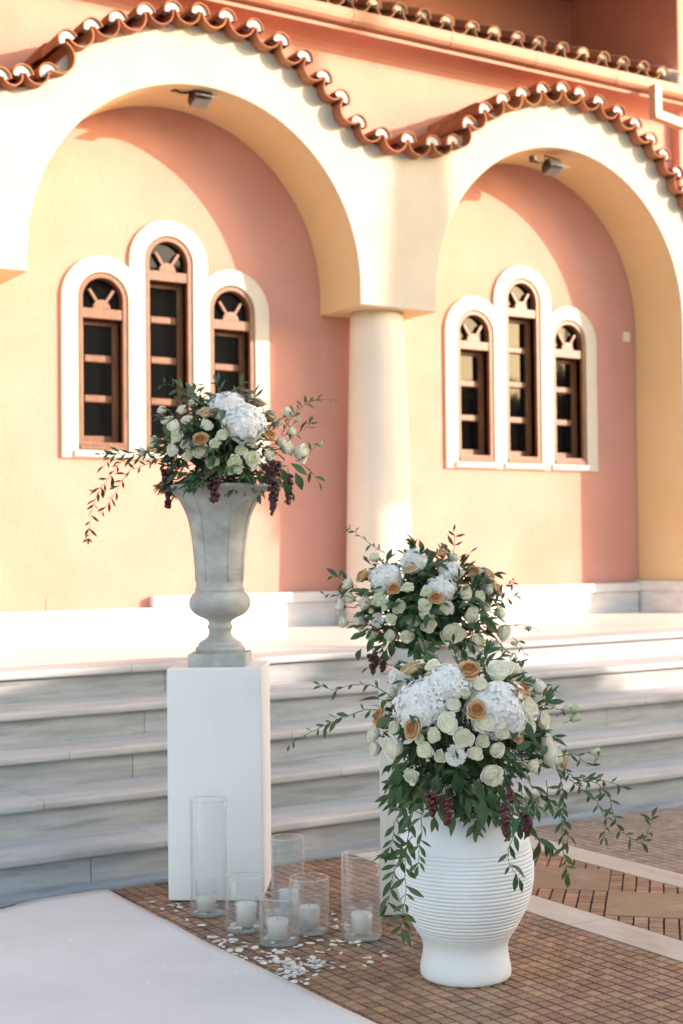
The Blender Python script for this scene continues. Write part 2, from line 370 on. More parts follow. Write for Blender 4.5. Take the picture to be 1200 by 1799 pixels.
# white carpet runner, its end edge a little rumpled
def carpet():
    nx, ny = 60, 90; x0, x1, y0, y1 = .05, 2.407, -1.5, 5.66; top = []; 
    def edge(x): return .028*math.sin(x*3.1+.6)+.018*math.sin(x*9+1)+.012*math.sin(x*19)
    for j in range(ny+1):
        for i in range(nx+1):
            u, v = i/nx, j/ny; x = x0+(x1-x0)*u; y = y0+(y1-y0)*v+edge(x)*v**8
            x += (.006*math.sin(y*2.3)+.003*math.sin(y*7.7))*u**8
            z = .007+.004*math.exp(-((x*.55+y*.25-1.9)/.03)**2)+.0035*math.exp(-((x*.2-y*.5+2.05)/.025)**2)+.0035*(mnoise.noise(Vector((x*1.6, y*1.1, 0)))+.5)+.010*max(0, v-.93)/.07*(.5+.5*math.sin(x*9))
            top.append((x, y, z))
    n = len(top); vs = top+[(x, y, -.004) for x, y, z in top]; fs = []
    W = nx+1
    for j in range(ny):
        for i in range(nx):
            a = j*W+i; fs.append((a, a+1, a+1+W, a+W))
    ring = [i for i in range(W)]+[j*W+nx for j in range(1, ny+1)]+[ny*W+i for i in range(nx-1, -1, -1)]+[j*W for j in range(ny-1, 0, -1)]
    for k in range(len(ring)):
        a, b = ring[k], ring[(k+1) % len(ring)]; fs.append((b, a, a+n, b+n))
    me = MB().add(vs, fs).mesh('carpet_runner', 'carpet', True)
    return link('carpet_runner', me)
tag(carpet(), 'long white fabric carpet runner laid over the brown paving up to the bottom step', 'carpet')

# ------------------------------------------------------------------ marble staircase
st = thing('marble_staircase', 'five wide grey marble steps rising to the church porch', 'staircase', (5, 5.8, 0))
nose = [(5.832, .011), (6.150, .017), (6.470, .02), (6.795, .034), (7.165, .040)]
def ysh(k, x): return nose[k][0]+nose[k][1]*(x-2.2)
def sheared(k, x0, x1, pts, mat, name, bev=0):
    mb = MB(); n = len(pts)
    vs = [(x0, ysh(k, x0)+p[0], p[1]) for p in pts]+[(x1, ysh(k, x1)+p[0], p[1]) for p in pts]
    mb.add(vs, [tuple(reversed(range(n))), tuple(range(n, 2*n))]+[(i, (i+1) % n, (i+1) % n+n, i+n) for i in range(n)])
    o = part(name, mb, mat, st)
    o.data.polygons.foreach_set('use_smooth', [len(p.vertices) == 4 for p in o.data.polygons])
    o.data.set_sharp_from_angle(angle=R_(50))
    return o
rj = {0: [2.41], 1: [5.7], 2: [2.9, 6.1], 3: [3.12, 4.9, 7.2], 4: [3.42, 5.6, 8.0]}
tj = {0: [2.75, 4.1, 5.4], 1: [2.3, 3.9, 5.5, 6.9], 2: [2.55, 3.8, 5.0, 6.4, 7.4], 3: [3.26, 4.6, 5.9, 7.1, 8.3], 4: [3.2, 5.1, 7.0, 8.9]}
for k in range(5):
    z = RS*(k+1); dep = (nose[k+1][0]-nose[k][0]+.12) if k < 4 else .36
    rnose = [(.012*(1-math.cos(a))-.0, z-.012+.012*math.sin(a)) for a in [R_(t) for t in (0, 30, 60, 90)]]
    pts = [(.012-.012*math.cos(R_(t)), z-.012+.012*math.sin(R_(t))) for t in (0, 30, 60, 90)]+[(dep, z), (dep, z-.042)]+[(.012-.012*math.cos(R_(t)), z-.032-.010*math.sin(R_(t))) for t in (90, 45, 0)]
    xs = [-4]+tj[k]+[16]
    for a, b in zip(xs, xs[1:]):
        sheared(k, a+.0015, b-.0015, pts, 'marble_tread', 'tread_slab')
    xs = [-4]+rj[k]+[16]; zb = RS*k
    for a, b in zip(xs, xs[1:]):
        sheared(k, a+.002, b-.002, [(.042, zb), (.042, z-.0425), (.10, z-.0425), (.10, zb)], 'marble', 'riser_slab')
    # solid core that closes the joints
    sheared(k, -4, 16, [(.055, zb-.01 if k else -.01), (.055, z-.045), (dep-.01, z-.045), (dep-.01, zb-.01)], 'grout', 'step_core')
part('base_strip', MB().box(-4, 16, 5.741, 5.93, -.01, .012), 'marble', st, bevel=.003)

# ------------------------------------------------------------------ porch floor
pf = link('porch_floor', MB().box(-4, 16, 7.45, 12, .3, FL-.02).mesh('porch_floor', 'grout')); structure(pf)
y = 7.50; row = 0
while y < 10.0:
    x = -3.5+(.5 if row % 2 else 0)
    while x < 13:
        y0s = y if row else None
        mb = MB()
        ya = [ysh(4, x)+.362, ysh(4, x+1.0)+.362] if row == 0 else [y, y]
        ya = [max(a, 7.0) for a in ya]
        yb = y+.55
        if row == 0: yb = 7.95+.13
        vs = [(x+.001, ya[0], FL-.03), (x+.999, ya[1], FL-.03), (x+.999, yb-.002, FL-.03), (x+.001, yb-.002, FL-.03)]
        vs += [(a, b, FL) for a, b, c in vs]
        mb.add(vs, [(0,3,2,1),(4,5,6,7),(0,1,5,4),(1,2,6,5),(2,3,7,6),(3,0,4,7)])
        part('floor_slab', mb, 'floor_marble', pf); x += 1.0
    y = yb; row += 1

# ------------------------------------------------------------------ church
ch = thing('church', 'peach plastered church with cream blind arches, a round column and terracotta tiled eaves', 'church', (6.5, 9.7, FL))
AC = [(1.245, 1.365), (4.775, 1.365), (8.29, 1.40)]          # arch centre x, radius
SPR = 3.385; SC = 3.53
WC = [1.235, 4.765, 8.295]                                    # window group centres
# niche back wall with window openings
def win_outline(cx, r, top, bot, n=20):
    zs = top-r
    return [(cx-r, bot), (cx+r, bot)]+arc(cx, zs, r, 0, 180, n)
WSP = [(-.548, 3.555), (0, 3.888), (.552, 3.552)]
holes = []
for wc in WC:
    for dx, top in WSP: holes.append(win_outline(wc+dx, .196, top-.004, 2.212))
flat('niche_wall', [[(-3, FL-.05), (10.232, FL-.05), (10.232, 5.9), (-3, 5.9)]]+holes, YB+.15, .15, 'peach', ch)
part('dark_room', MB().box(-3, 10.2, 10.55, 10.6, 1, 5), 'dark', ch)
# cream arcade
tiles_c = [(3.19,4.74),(3.35,4.79),(3.535,4.83),(3.665,5.08),(3.85,5.2),(4.05,5.3),(4.265,5.39),(4.48,5.45),(4.70,5.475),(4.92,5.475),(5.155,5.45),(5.375,5.38),(5.58,5.29),(5.765,5.17),(5.925,5.04),(6.085,4.87),(6.30,4.80),(6.54,4.79),(6.78,4.80),(6.99,4.84),(7.16,5.02),(7.33,5.16),(7.53,5.275),(7.735,5.36),(7.955,5.43),(8.18,5.475),(8.40,5.475),(8.625,5.44),(8.845,5.385),(9.055,5.31),(9.245,5.20),(9.41,5.08),(9.545,4.93),(9.66,4.77)]
left_ext = [(x-3.53, z) for x, z in tiles_c[3:16]]
covers = [(x, z) for x, z in left_ext if x < 2.6]+[(2.77, 4.80), (2.98, 4.77)]+tiles_c+[(9.80, 4.66), (10.0, 4.62)]
def pan_low():
    out = []
    for (a, b), (c, d) in zip(covers, covers[1:]): out.append(((a+c)/2, (b+d)/2-.128))
    return out
top = pan_low()
outl = [(-3, top[0][1]), (-3, SPR)]
for i, (cx, r) in enumerate(AC):
    outl += [(cx-r, SPR)] if i < 2 or True else []
    if i == 2:
        outl += arc(cx, SC, r, 180, 0, 48)+[(cx+r, FL+.30), (10.22, FL+.30)]
    else:
        outl += arc(cx, SC, r, 180, 0, 48)+[(cx+r, SPR)]
outl += [(10.22, 4.5)]+[(x, z) for x, z in reversed(top) if x < 10.2]
clean = []
for p in outl:
    if not clean or (abs(p[0]-clean[-1][0])+abs(p[1]-clean[-1][1])) > 1e-3: clean.append(p)
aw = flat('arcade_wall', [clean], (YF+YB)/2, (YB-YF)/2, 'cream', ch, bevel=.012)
aw.data.materials.append(M['intrados'])  # arch undersides and pier sides carry the painted bounce light
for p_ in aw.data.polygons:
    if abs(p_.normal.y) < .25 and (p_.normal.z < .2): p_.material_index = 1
# columns
def column(cx):
    prof = [(.285, 0), (.285, .04)]+[(.279-.001*i-(.045*(i/14)**1.3), .04+i*(SPR-FL-.04)/14) for i in range(15)]
    part('column', MB().lathe(prof, 64, (cx, 9.69, FL)), 'column', ch, smooth=False).data.polygons.foreach_set('use_smooth', [True]*(64*(len(prof)-1))+[False, False])
for cx in (2.97, 6.505): column(cx)
# marble skirting
part('skirting', MB().box(-3, 4.59, 9.94, YB-.002, FL, 1.02), 'skirt', ch, bevel=.004)
for a, b in ((4.59, 6.25), (6.254, 8.04), (8.044, 9.655)):
    part('skirting', MB().box(a, b-.003, 9.955, YB-.002, FL, 1.025), 'skirt', ch, bevel=.004)
    part('skirting_cap', MB().box(a, b-.003, 9.925, YB-.002, 1.026, 1.108), 'skirt', ch, bevel=.006)
# pier under the right end of the right arch
part('skirting', MB().box(9.675, 10.22, YF+.015, YB, FL, 1.03), 'skirt', ch, bevel=.004)
part('skirting_cap', MB().box(9.655, 10.24, YF-.015, YB, 1.031, 1.128), 'skirt', ch, bevel=.006)
# windows
def casing(wc):
    r = .335; zl = 3.685-r; zc = 4.015-r; b = 2.15; L = wc-.548; Rr = wc+.552
    # where the side arch meets the vertical flank of the middle one
    zi = zl+math.sqrt(max(0, r*r-(wc-r-L)**2)); ar = math.degrees(math.acos((wc-r-L)/r))
    zi2 = zl+math.sqrt(max(0, r*r-(Rr-(wc+r))**2)); al = 180-math.degrees(math.acos((Rr-(wc+r))/r))
    o = [(L-r, b), (Rr+r, b)]+arc(Rr, zl, r, 0, al, 20)+arc(wc, zc, r, 0, 180, 30)+arc(L, zl, r, ar, 180, 20)
    hs = [win_outline(wc+dx, .203, t+.003, 2.213) for dx, t in WSP]
    flat('window_casing', [o]+hs, YB-.014, .0135, 'casing', ch, bevel=.008)
    for dx, t in WSP:
        part('window_sill', MB().box(wc+dx-.24, wc+dx+.24, YB-.05, YB+.02, 2.162, 2.2105), 'casing', ch, bevel=.006)
def window(cx, top, bars, lab=None):
    r = .2; zs = top-r; bot = 2.214; t0 = 3.285-3.555+top; t1 = t0-.078
    fr = flat('window', [win_outline(cx, .2, top, bot), win_outline(cx, .160, top-.04, bot+.06)], YB+.03, .045, 'wood', ch, bevel=.006)
    W = fr
    L = WLOC[fr.name]
    part('transom', MB().box(cx-.164, cx+.164, YB-.008, YB+.07, t1, t0), 'wood', W, bevel=.005)
    # fanlight: half disc boss with three rays
    fan = MB()
    fan.prism([(cx+.070*math.cos(R_(a)), t0+.070*math.sin(R_(a))) for a in range(180, -1, -15)], 'y', YB+.005, YB+.05)
    for a in (56, 124):
        c, s = math.cos(R_(a)), math.sin(R_(a)); w2 = .0105
        q = [(cx+c*.05-s*w2, t0+s*.05+c*w2), (cx+c*.05+s*w2, t0+s*.05-c*w2), (cx+c*.175+s*w2, t0+s*.175-c*w2), (cx+c*.175-s*w2, t0+s*.175+c*w2)]
        fan.prism(q, 'y', YB+.010, YB+.045)
    part('fan_tracery', fan, 'wood', W)
    # jambs and sash set back
    jm = MB(); jm.box(cx-.166, cx-.160, YB+.07, YB+.135, bot+.05, t1+.01); jm.box(cx+.160, cx+.166, YB+.02, YB+.135, bot+.05, t1+.01)
    part('jamb', jm, 'wood', W)
    sz0, sz1 = bot+.065, t1-.004
    sash = MB()
    sash.box(cx-.159, cx-.118, YB+.085, YB+.13, sz0, sz1); sash.box(cx+.118, cx+.159, YB+.085, YB+.13, sz0, sz1)
    sash.box(cx-.1175, cx+.1175, YB+.088, YB+.128, sz1-.035, sz1); sash.box(cx-.1175, cx+.1175, YB+.088, YB+.128, sz0, sz0+.05)
    part('sash', sash, 'wood', W, bevel=.004)
    for z in bars:
        part('glazing_bar', MB().box(cx-.116, cx+.116, YB+.078, YB+.125, z-.03, z+.03), 'wood', W, bevel=.012, seg=3)
    zz = [sz0+.05]+[z for z in reversed(bars)]+[sz1-.035]
    for a, b in zip(zz, zz[1:]):
        mb = MB(); tilt = rnd.uniform(-.002, .002); ty = rnd.uniform(-.002, .002)
        mb.add([(cx-.117, YB+.108+tilt, a), (cx+.117, YB+.108-tilt, a), (cx+.117, YB+.108-tilt+ty, b), (cx-.117, YB+.108+tilt+ty, b),
                (cx-.117, YB+.113+tilt, a), (cx+.117, YB+.113-tilt, a), (cx+.117, YB+.113-tilt+ty, b), (cx-.117, YB+.113+tilt+ty, b)], [(0,1,2,3),(4,7,6,5)])
        part('pane', mb, 'pane', W)
    fanp = [(cx+.158*math.cos(R_(a)), zs+.158*math.sin(R_(a))) for a in range(180, -1, -12)]
    fanp = [(cx+.158, t0+.002), (cx-.158, t0+.002)]+fanp
    part('pane', MB().prism(fanp, 'y', YB+.052, YB+.056), 'pane', W)
    part('bottom_rail', MB().prism([(YB-.03, bot+.004), (YB-.03, bot+.03), (YB+.08, bot+.064), (YB+.08, bot+.004)], 'x', cx-.19, cx+.19), 'wood', W)
for wc in WC:
    casing(wc)
    window(wc-.548, 3.555, [2.915, 2.61])
    window(wc, 3.888, [3.250, 2.935, 2.612])
    window(wc+.552, 3.552, [2.915, 2.61])
# roof tiles along the wavy top of the arcade
def half_pipe(R, t, up, L, n=10, flare=0):
    """half pipe lying along +Y from 0 to L; up=True opens downwards (cover tile)"""
    vs, fs = [], []; s = 1 if up else -1
    for yy, k in ((0, 1.0), (L, 1.0-flare)):
        for rr in (R*k, R*k-t):
            for i in range(n+1):
                a = math.pi*i/n; vs.append((rr*math.cos(a), yy, s*rr*math.sin(a)))
    m = n+1
    for i in range(n):
        o0, i0, o1, i1 = i, m+i, 2*m+i, 3*m+i
        fs += [(o0, o0+1, o1+1, o1), (i0, i1, i1+1, i0+1), (o0, i0, i0+1, o0+1), (o1, o1+1, i1+1, i1)]
    fs += [(0, 2*m, 3*m, m), (n, m+n, 3*m+n, 2*m+n)]
    return MB().add(vs, fs)
def plug_mesh(R, seed):
    r = random.Random(seed); n = 12; vs = []; 
    outer = [(R*math.cos(math.pi*i/n), R*math.sin(math.pi*i/n)) for i in range(n+1)]
    ri = R*.42
    inner = [((ri+r.uniform(-.004, .004))*math.cos(math.pi*i/n), (ri+r.uniform(-.004, .004))*math.sin(math.pi*i/n)-.008) for i in range(n+1)]
    for yy in (.012+r.uniform(0, .006), .09):
        vs += [(x, yy+(r.uniform(-.003, .003) if yy < .05 else 0), z) for x, z in outer]+[(x, yy+(r.uniform(-.003, .003) if yy < .05 else 0), z) for x, z in inner]
    m = n+1; fs = []
    for i in range(n):
        fs += [(i, m+i, m+i+1, i+1), (m+i, 3*m+i, 3*m+i+1, m+i+1), (2*m+i, 2*m+i+1, 3*m+i+1, 3*m+i)]
    return MB().add(vs, fs).mesh('mortar', 'mortar', False)
RC = .077
cov_me = [half_pipe(RC, .0105, True, .40, flare=.12).mesh('roof_tile', 'terracotta', True) for _ in range(1)][0]
pan_me = {}
plugs = [plug_mesh(RC-.014, s) for s in range(4)]
for m_ in [cov_me]+plugs: m_.set_sharp_from_angle(angle=R_(40))
YT = 9.265
def tang(i, arr):
    a = arr[max(0, i-1)]; b = arr[min(len(arr)-1, i+1)]; return math.atan2(b[1]-a[1], b[0]-a[0])
def rotY(a): return Matrix.Rotation(-a, 4, 'Y')
L0 = WLOC[ch.name]
for i, (x, z) in enumerate(covers):
    a = tang(i, covers)*.55+rnd.uniform(-.09, .09)
    dy = rnd.uniform(-.018, .018)
    for q in range(2):
        m4 = Matrix.Translation(Vector((x, YT+dy+q*.35, z-RC+q*.012))-L0) @ rotY(a)
        link('roof_tile', cov_me, ch, mat4=m4)
    link('mortar', plugs[i % 4], ch, mat4=Matrix.Translation(Vector((x, YT+dy, z-RC-.001))-L0) @ rotY(a))
for i, ((x, z), (x2, z2)) in enumerate(zip(covers, covers[1:])):
    d = math.hypot(x2-x, z2-z); Rp = max(.07, min(.125, d*.5-.012+.004)); key = round(Rp, 3)
    if key not in pan_me:
        pan_me[key] = half_pipe(key, .0105, False, .72, flare=.08).mesh('roof_tile', 'terracotta', True); pan_me[key].set_sharp_from_angle(angle=R_(40))
    a = math.atan2(z2-z, x2-x)
    cx_, cz_ = (x+x2)/2, (z+z2)/2-RC+.006
    link('roof_tile', pan_me[key], ch, mat4=Matrix.Translation(Vector((cx_, YT+rnd.uniform(-.008, .008), cz_))-L0) @ rotY(a))
# eave: gutter, mouldings, roof with its first row of tiles
gp = [(9.72, 5.742), (9.685, 5.75), (9.662, 5.775), (9.655, 5.81), (9.655, 5.862), (9.665, 5.868), (9.675, 5.862), (9.682, 5.80), (9.72, 5.775), (9.80, 5.78), (9.80, 5.742)]
xj = [-3, 1.6, 3.9, 6.30, 7.30, 8.245, 9.21, 11.6]
for a, b in zip(xj, xj[1:]):
    part('gutter', MB().prism(gp, 'x', a+.002, b-.004), 'gutter', ch)
    part('gutter_joint', MB().prism([(q[0]+(-.003 if q[0] < 9.7 else 0), q[1]+(-.003 if q[1] < 5.8 else .001)) for q in gp], 'x', b-.012, b+.012), 'gutter', ch)
fas = [(9.76, 5.741), (9.735, 5.735), (9.735, 5.705), (9.75, 5.70)]+[(9.76+.24*math.sin(R_(t)), 5.56+.14*math.cos(R_(t))) for t in (0, 15, 30, 45, 60, 75, 90)]+[(10.05, 5.56), (10.05, 5.741)]
e = part('eave_moulding', MB().prism(fas, 'x', -3, 10.225), 'peach', ch)
part('roof_deck', MB().prism([(9.70, 5.785), (9.70, 5.865), (11.5, 6.52), (11.5, 5.80)], 'x', -3, 10.225), 'old_mortar', ch)
oc = half_pipe(.078, .013, True, 1.0, flare=.0).mesh('roof_tile', 'old_terracotta', True); oc.set_sharp_from_angle(angle=R_(40))
op = half_pipe(.098, .013, False, 1.0, flare=.0).mesh('roof_tile', 'old_terracotta', True); op.set_sharp_from_angle(angle=R_(40))
opl = []
for s_ in range(4):
    q = plug_mesh(.064, 20+s_); q.materials.clear(); q.materials.append(M['old_mortar']); opl.append(q)
slope = math.atan2(.655, 1.8)
x = 9.826; k = 0
while x > 3.6:
    tilt = Matrix.Rotation(slope, 4, 'X'); j = rnd.uniform(-.012, .012)
    for q in range(2):
        link('roof_tile', oc, ch, mat4=Matrix.Translation(Vector((x+j, 9.70+.93*q*math.cos(slope)+rnd.uniform(-.01, .01), 5.945+.93*q*math.sin(slope)+.004*q))-L0) @ tilt)
    link('mortar', opl[k % 4], ch, mat4=Matrix.Translation(Vector((x+j, 9.70, 5.944))-L0) @ tilt)
    link('roof_tile', op, ch, mat4=Matrix.Translation(Vector((x-.127, 9.69+rnd.uniform(-.01, .01), 5.968))-L0) @ tilt @ Matrix.Diagonal((1, 1.9, 1, 1)))
    x -= .2545; k += 1
part('ridge_mortar', MB().tube([(10.08, 9.72, 5.93), (10.10, 10.0, 6.06), (10.12, 10.5, 6.24), (10.12, 11.3, 6.55)], .09, .07, 9), 'old_mortar', ch, smooth=True)
# nave wall above the roof, the tower on the right and an unseen roof added to shade the nave wall
part('nave_wall', MB().box(-3, 10.23, 11.44, 11.8, 5.8, 9.0), 'peach', ch)
part('tower', MB().box(10.232, 13.5, 9.9, 13.5, .5, 10.5), 'peach', ch, bevel=.02)
part('added_shade_roof', MB().prism([(7.9, 7.3), (7.9, 7.42), (11.9, 8.8), (11.9, 7.3)], 'x', -3, 10.2), 'old_terracotta', ch)
# downpipe elbow hanging from the end of the gutter
pp = MB()
sq = .045
x0 = 9.62; yy = 9.60
pp.box(x0-sq, x0+sq, yy-sq, yy+sq, 5.50, 5.775)
pp.prism([(x0-sq, 5.499), (x0-sq+.012, 5.455), (x0+.35, 5.405), (x0+.35, 5.495), (x0+sq, 5.535)], 'y', yy-sq, yy+sq)
part('downpipe', pp, 'pipe', ch, bevel=.008)
part('switch_box', MB().box(9.54, 9.61, YB-.03, YB+.002, 3.405, 3.50), 'switch', ch, bevel=.005)
part('wall_crack_filler', MB().box(3.762, 3.770, YB-.004, YB+.002, 1.022, 1.11), 'peach', ch)

# floodlights under the two arches
def floodlight(px0, py0, label, s=1.0):
    c = px_y(px0, py0, 9.52)
    r = thing('floodlight', label, 'floodlight', (c.x, c.y, c.z))
    # arm: horizontal bar from a round box fixed to the arch, yoke, tilted lamp head
    V = lambda x, y, z: (c.x+x*s, c.y+y*s, c.z+z*s)
    part('junction_box', MB().lathe([(.030*s, 0), (.034*s, .006*s), (.034*s, .045*s)], 16, V(-.15, .02, .0)), 'lamp_metal', r)
    part('arm', MB().tube([V(-.15, .02, .005), V(-.10, .0, -.012), V(-.03, .0, 0)], .010*s, n=8), 'lamp_metal', r, smooth=True)
    yk = MB(); yk.tube([V(-.03, 0, -.03), V(-.03, 0, .065), V(.135, 0, .05), V(.135, 0, -.04)], .008*s, n=6)
    part('yoke', yk, 'lamp_metal', r)
    t = Matrix.Translation(c) @ Matrix.Rotation(R_(-28), 4, 'X')
    hd = MB()
    hd.prism([(-.045*s, .02*s), (-.055*s, -.035*s), (-.04*s, -.07*s), (.075*s, -.055*s), (.075*s, .0*s), (.03*s, .035*s)], 'x', -.02*s, .125*s)
    hd.v = [tuple(t @ Vector(v)) for v in hd.v]; part('lamp_head', hd, 'lamp_metal', r, bevel=.005)
    gl = MB().box(-.012*s, .117*s, -.040*s, .070*s, -.073*s, -.068*s); gl.v = [tuple(t @ Matrix.Rotation(R_(7), 4, 'X') @ Vector(v)) for v in gl.v]; part('lamp_glass', gl, 'lamp_glass', r)
    vs = MB().prism([(-.058*s, -.062*s), (-.115*s, -.118*s), (-.112*s, -.122*s), (-.052*s, -.068*s)], 'x', -.018*s, .123*s); vs.v = [tuple(t @ Vector(v)) for v in vs.v]
    part('glare_shield', vs, 'lamp_glass', r)
    return r
floodlight(340, 164, 'small dark floodlight under the crown of the larger left arch', 1.0)
floodlight(962, 287, 'small dark floodlight under the crown of the right arch', 1.0)

# ------------------------------------------------------------------ plinths, urn, white vase
def plinth(x, y, rz, w, h, mat, label):
    r = thing('plinth', label, 'plinth', (x, y, 0), rz)
    me = MB().box(0, w, 0, w, .006, h).mesh('pedestal_box', mat)
    o = link('pedestal_box', me, r); b = o.modifiers.new('bevel', 'BEVEL'); b.width = .004; b.segments = 2
    me2 = MB().box(.01, w-.01, .01, w-.01, 0, .0055).mesh('base_board', 'grout'); link('base_board', me2, r)
    return r
RA = math.atan2(5.173-5.395, 2.873-2.553)
plinth(2.553, 5.395, RA, .392, .962, 'white', 'tall white square plinth carrying the grey stone urn')
RB = R_(-40)
plinth(3.144, 4.70, RB, .40, .955, 'warmwhite', 'off-white square plinth behind the white ribbed vase, carrying the middle flower arrangement')
ua = Vector((2.553, 5.395, 0))+Vector((math.cos(RA), math.sin(RA), 0))*.198+Vector((-math.sin(RA), math.cos(RA), 0))*.20
urn = thing('stone_urn', 'tall fluted grey stone urn with flared rim standing on the white plinth', 'urn', (ua.x, ua.y, .9625), RA)
S = 1/1990
prof = [(1560,205),(1530,212),(1512,198),(1506,184),(1490,184),(1478,176),(1462,150),(1445,122),(1425,104),(1395,96),(1370,96),(1362,104),(1345,109),(1330,104),(1322,97),(1305,99),(1290,108),(1272,140),(1250,190),(1225,225),(1200,246),(1170,259),(1140,263),(1110,258),(1080,244),(1058,222),(1050,210),(1040,209),(1030,214),(1018,208),(1010,203),(960,204),(900,208),(820,212),(750,217),(680,224),(600,234),(530,244),(470,256),(420,269),(370,286),(320,311),(280,333),(240,362),(205,395),(180,430),(165,452),(155,456),(145,450),(138,430)]
prof = [(hw*S, (1668-y)*S) for y, hw in prof]+[(.19, .745), (.118, .62), (.09, .45)]
me = MB().lathe(prof, 64).mesh('bowl', 'urn', True); me.set_sharp_from_angle(angle=R_(50)); link('bowl', me, urn)
me = MB().box(-.122, .122, -.122, .122, 0, .0535).mesh('square_foot', 'urn'); o = link('square_foot', me, urn); b = o.modifiers.new('bevel', 'BEVEL'); b.width = .004; b.segments = 2
# raised panel lines down the front and side of the urn
pn = MB()
for ang in (-62, -20, 160, 118, 20, 62, -118, -160):
    pts = []
    for (r_, z_) in prof[31:43]:
        a = R_(ang); pts.append(((r_+.0005)*math.cos(a), (r_+.0005)*math.sin(a), z_))
    pn.tube(pts, .0035, n=6)
link('panel_moulding', pn.mesh('panel_moulding', 'urn', True), urn)

vz = thing('white_ribbed_vase', 'large white clay vase with horizontal ribs standing on the brown pavers in front', 'vase', (2.954, 3.902, 0))
S = 1/1010
vp = [(660,150),(652,155),(640,156),(625,155),(605,151),(585,147),(565,145),(548,146),(530,152),(512,163)]
prof = [(hw*S, (662-y)*S) for y, hw in vp]
ctrl = [(512,163),(500,170),(480,182),(460,192),(430,208),(400,219),(370,228),(330,235.5),(280,237),(240,232),(200,223)]
def hwv(y):
    for (a, b), (c, d) in zip(ctrl, ctrl[1:]):
        if c <= y <= a: t = (a-y)/(a-c); return b+(d-b)*t
    return ctrl[-1][1]
y = 500.
nr = 23; st_ = (510-205)/nr
for k in range(nr):
    y0 = 510-k*st_
    for t, dr in ((0, -.003), (.12, .0005), (.35, .0015), (.6, .0015), (.86, .0002)):
        yy = y0-t*st_; prof.append((hwv(yy)*S+dr, (662-yy)*S))
prof += [(hw*S, (662-y)*S) for y, hw in [(202,225),(190,221),(165,212),(140,198),(115,182),(90,168),(65,158),(45,152),(25,150),(5,153),(-8,160),(-14,158),(-14,148),(0,142),(40,140)]]
me = MB().lathe(prof, 96).mesh('white_ribbed_vase_body', 'vase', True); me.set_sharp_from_angle(angle=R_(60))
link('vase_body', me, vz)
VTOP = (662+10)*S

# ------------------------------------------------------------------ flowers
def grid(fn, nu, nv):
    vs = [fn(i/nu, j/nv) for j in range(nv+1) for i in range(nu+1)]
    fs = [(j*(nu+1)+i, j*(nu+1)+i+1, (j+1)*(nu+1)+i+1, (j+1)*(nu+1)+i) for j in range(nv) for i in range(nu)]
    return vs, fs
def rose(name, mat, seed, n=18, openness=1.0, tall=.62, wave=.035, pw=1.0, outer=None, split=.5):
    """unit-radius rose, axis +Z: a tight domed heart, then rings of petals whose rims step down and roll back"""
    r = random.Random(seed); mb = MB(); mi = []
    for k in range(n):
        t = (k+.5)/n; a0 = k*2.39996+r.uniform(-.2, .2)
        rim = .10+.90*t**.9; wd = (1.75-1.05*t)*pw
        ztop = tall*(1-.55*openness*t**1.4)+r.uniform(-.03, .03); curl = max(0, (t-.25)/.75)*openness; ph = r.uniform(0, 6)
        skew = r.uniform(-.18, .18)
        def fn(u, v):
            uu = (u-.5)*2; ang = a0+uu*wd
            h = v*(1-.20*abs(uu)**2.4)
            body = rim*(.45+.47*math.sin(min(1, h/.8)*math.pi/2))
            rr = body+.17*curl*max(0, (h-.62)/.38)**1.3+.02*uu*skew*4*t
            rr *= 1-.07*abs(uu)**3+skew*.25*uu*t
            zz = -.30+(ztop+.30)*min(1, h/.86)**.8-.22*curl*max(0, (h-.80)/.20)**1.5+skew*uu*.16
            rr += wave*math.sin(uu*4+ph)*h*h*(.2+t); zz += wave*math.sin(uu*5+ph*1.7)*h**3
            return (rr*math.cos(ang), rr*math.sin(ang), zz)
        vs, fs = grid(fn, 7, 7); mb.add(vs, fs); mi += [1 if (outer and t > split) else 0]*len(fs)
    # closed heart so that no hole shows
    hv = MB().lathe([(.5, -.28)]+[(max(.02, .45*.1+.86*(.10+.90*t**.9)), tall*(1-.55*openness*t**1.4)-.21-.10*t) for t in (.8, .6, .4, .25, .12, .04)]+[(.01, tall-.08)], 16)
    mb.add(hv.v, hv.f); mi += [0]*len(hv.f)
    me = mb.mesh(name, mat, True)
    if outer: me.materials.append(M[outer]); me.polygons.foreach_set('material_index', mi)
    return me
def ruffled(name, mat, seed):
    r = random.Random(seed); mb = MB()
    for k in range(46):
        d = Vector((r.gauss(0, 1), r.gauss(0, 1), abs(r.gauss(0, .8))+.1)).normalized()
        a = d.orthogonal().normalized(); b = d.cross(a); ph = r.uniform(0, 6); w_ = r.uniform(.28, .42)
        def fn(u, v):
            uu = (u-.5)*2; p = d*(.25+.72*v)+a*(uu*w_*v)+b*(.10*math.sin(uu*7+ph)*v*v)
            return (p.x, p.y, p.z*.8)
        mb.add(*grid(fn, 6, 3))
    return mb.mesh(name, mat, True)
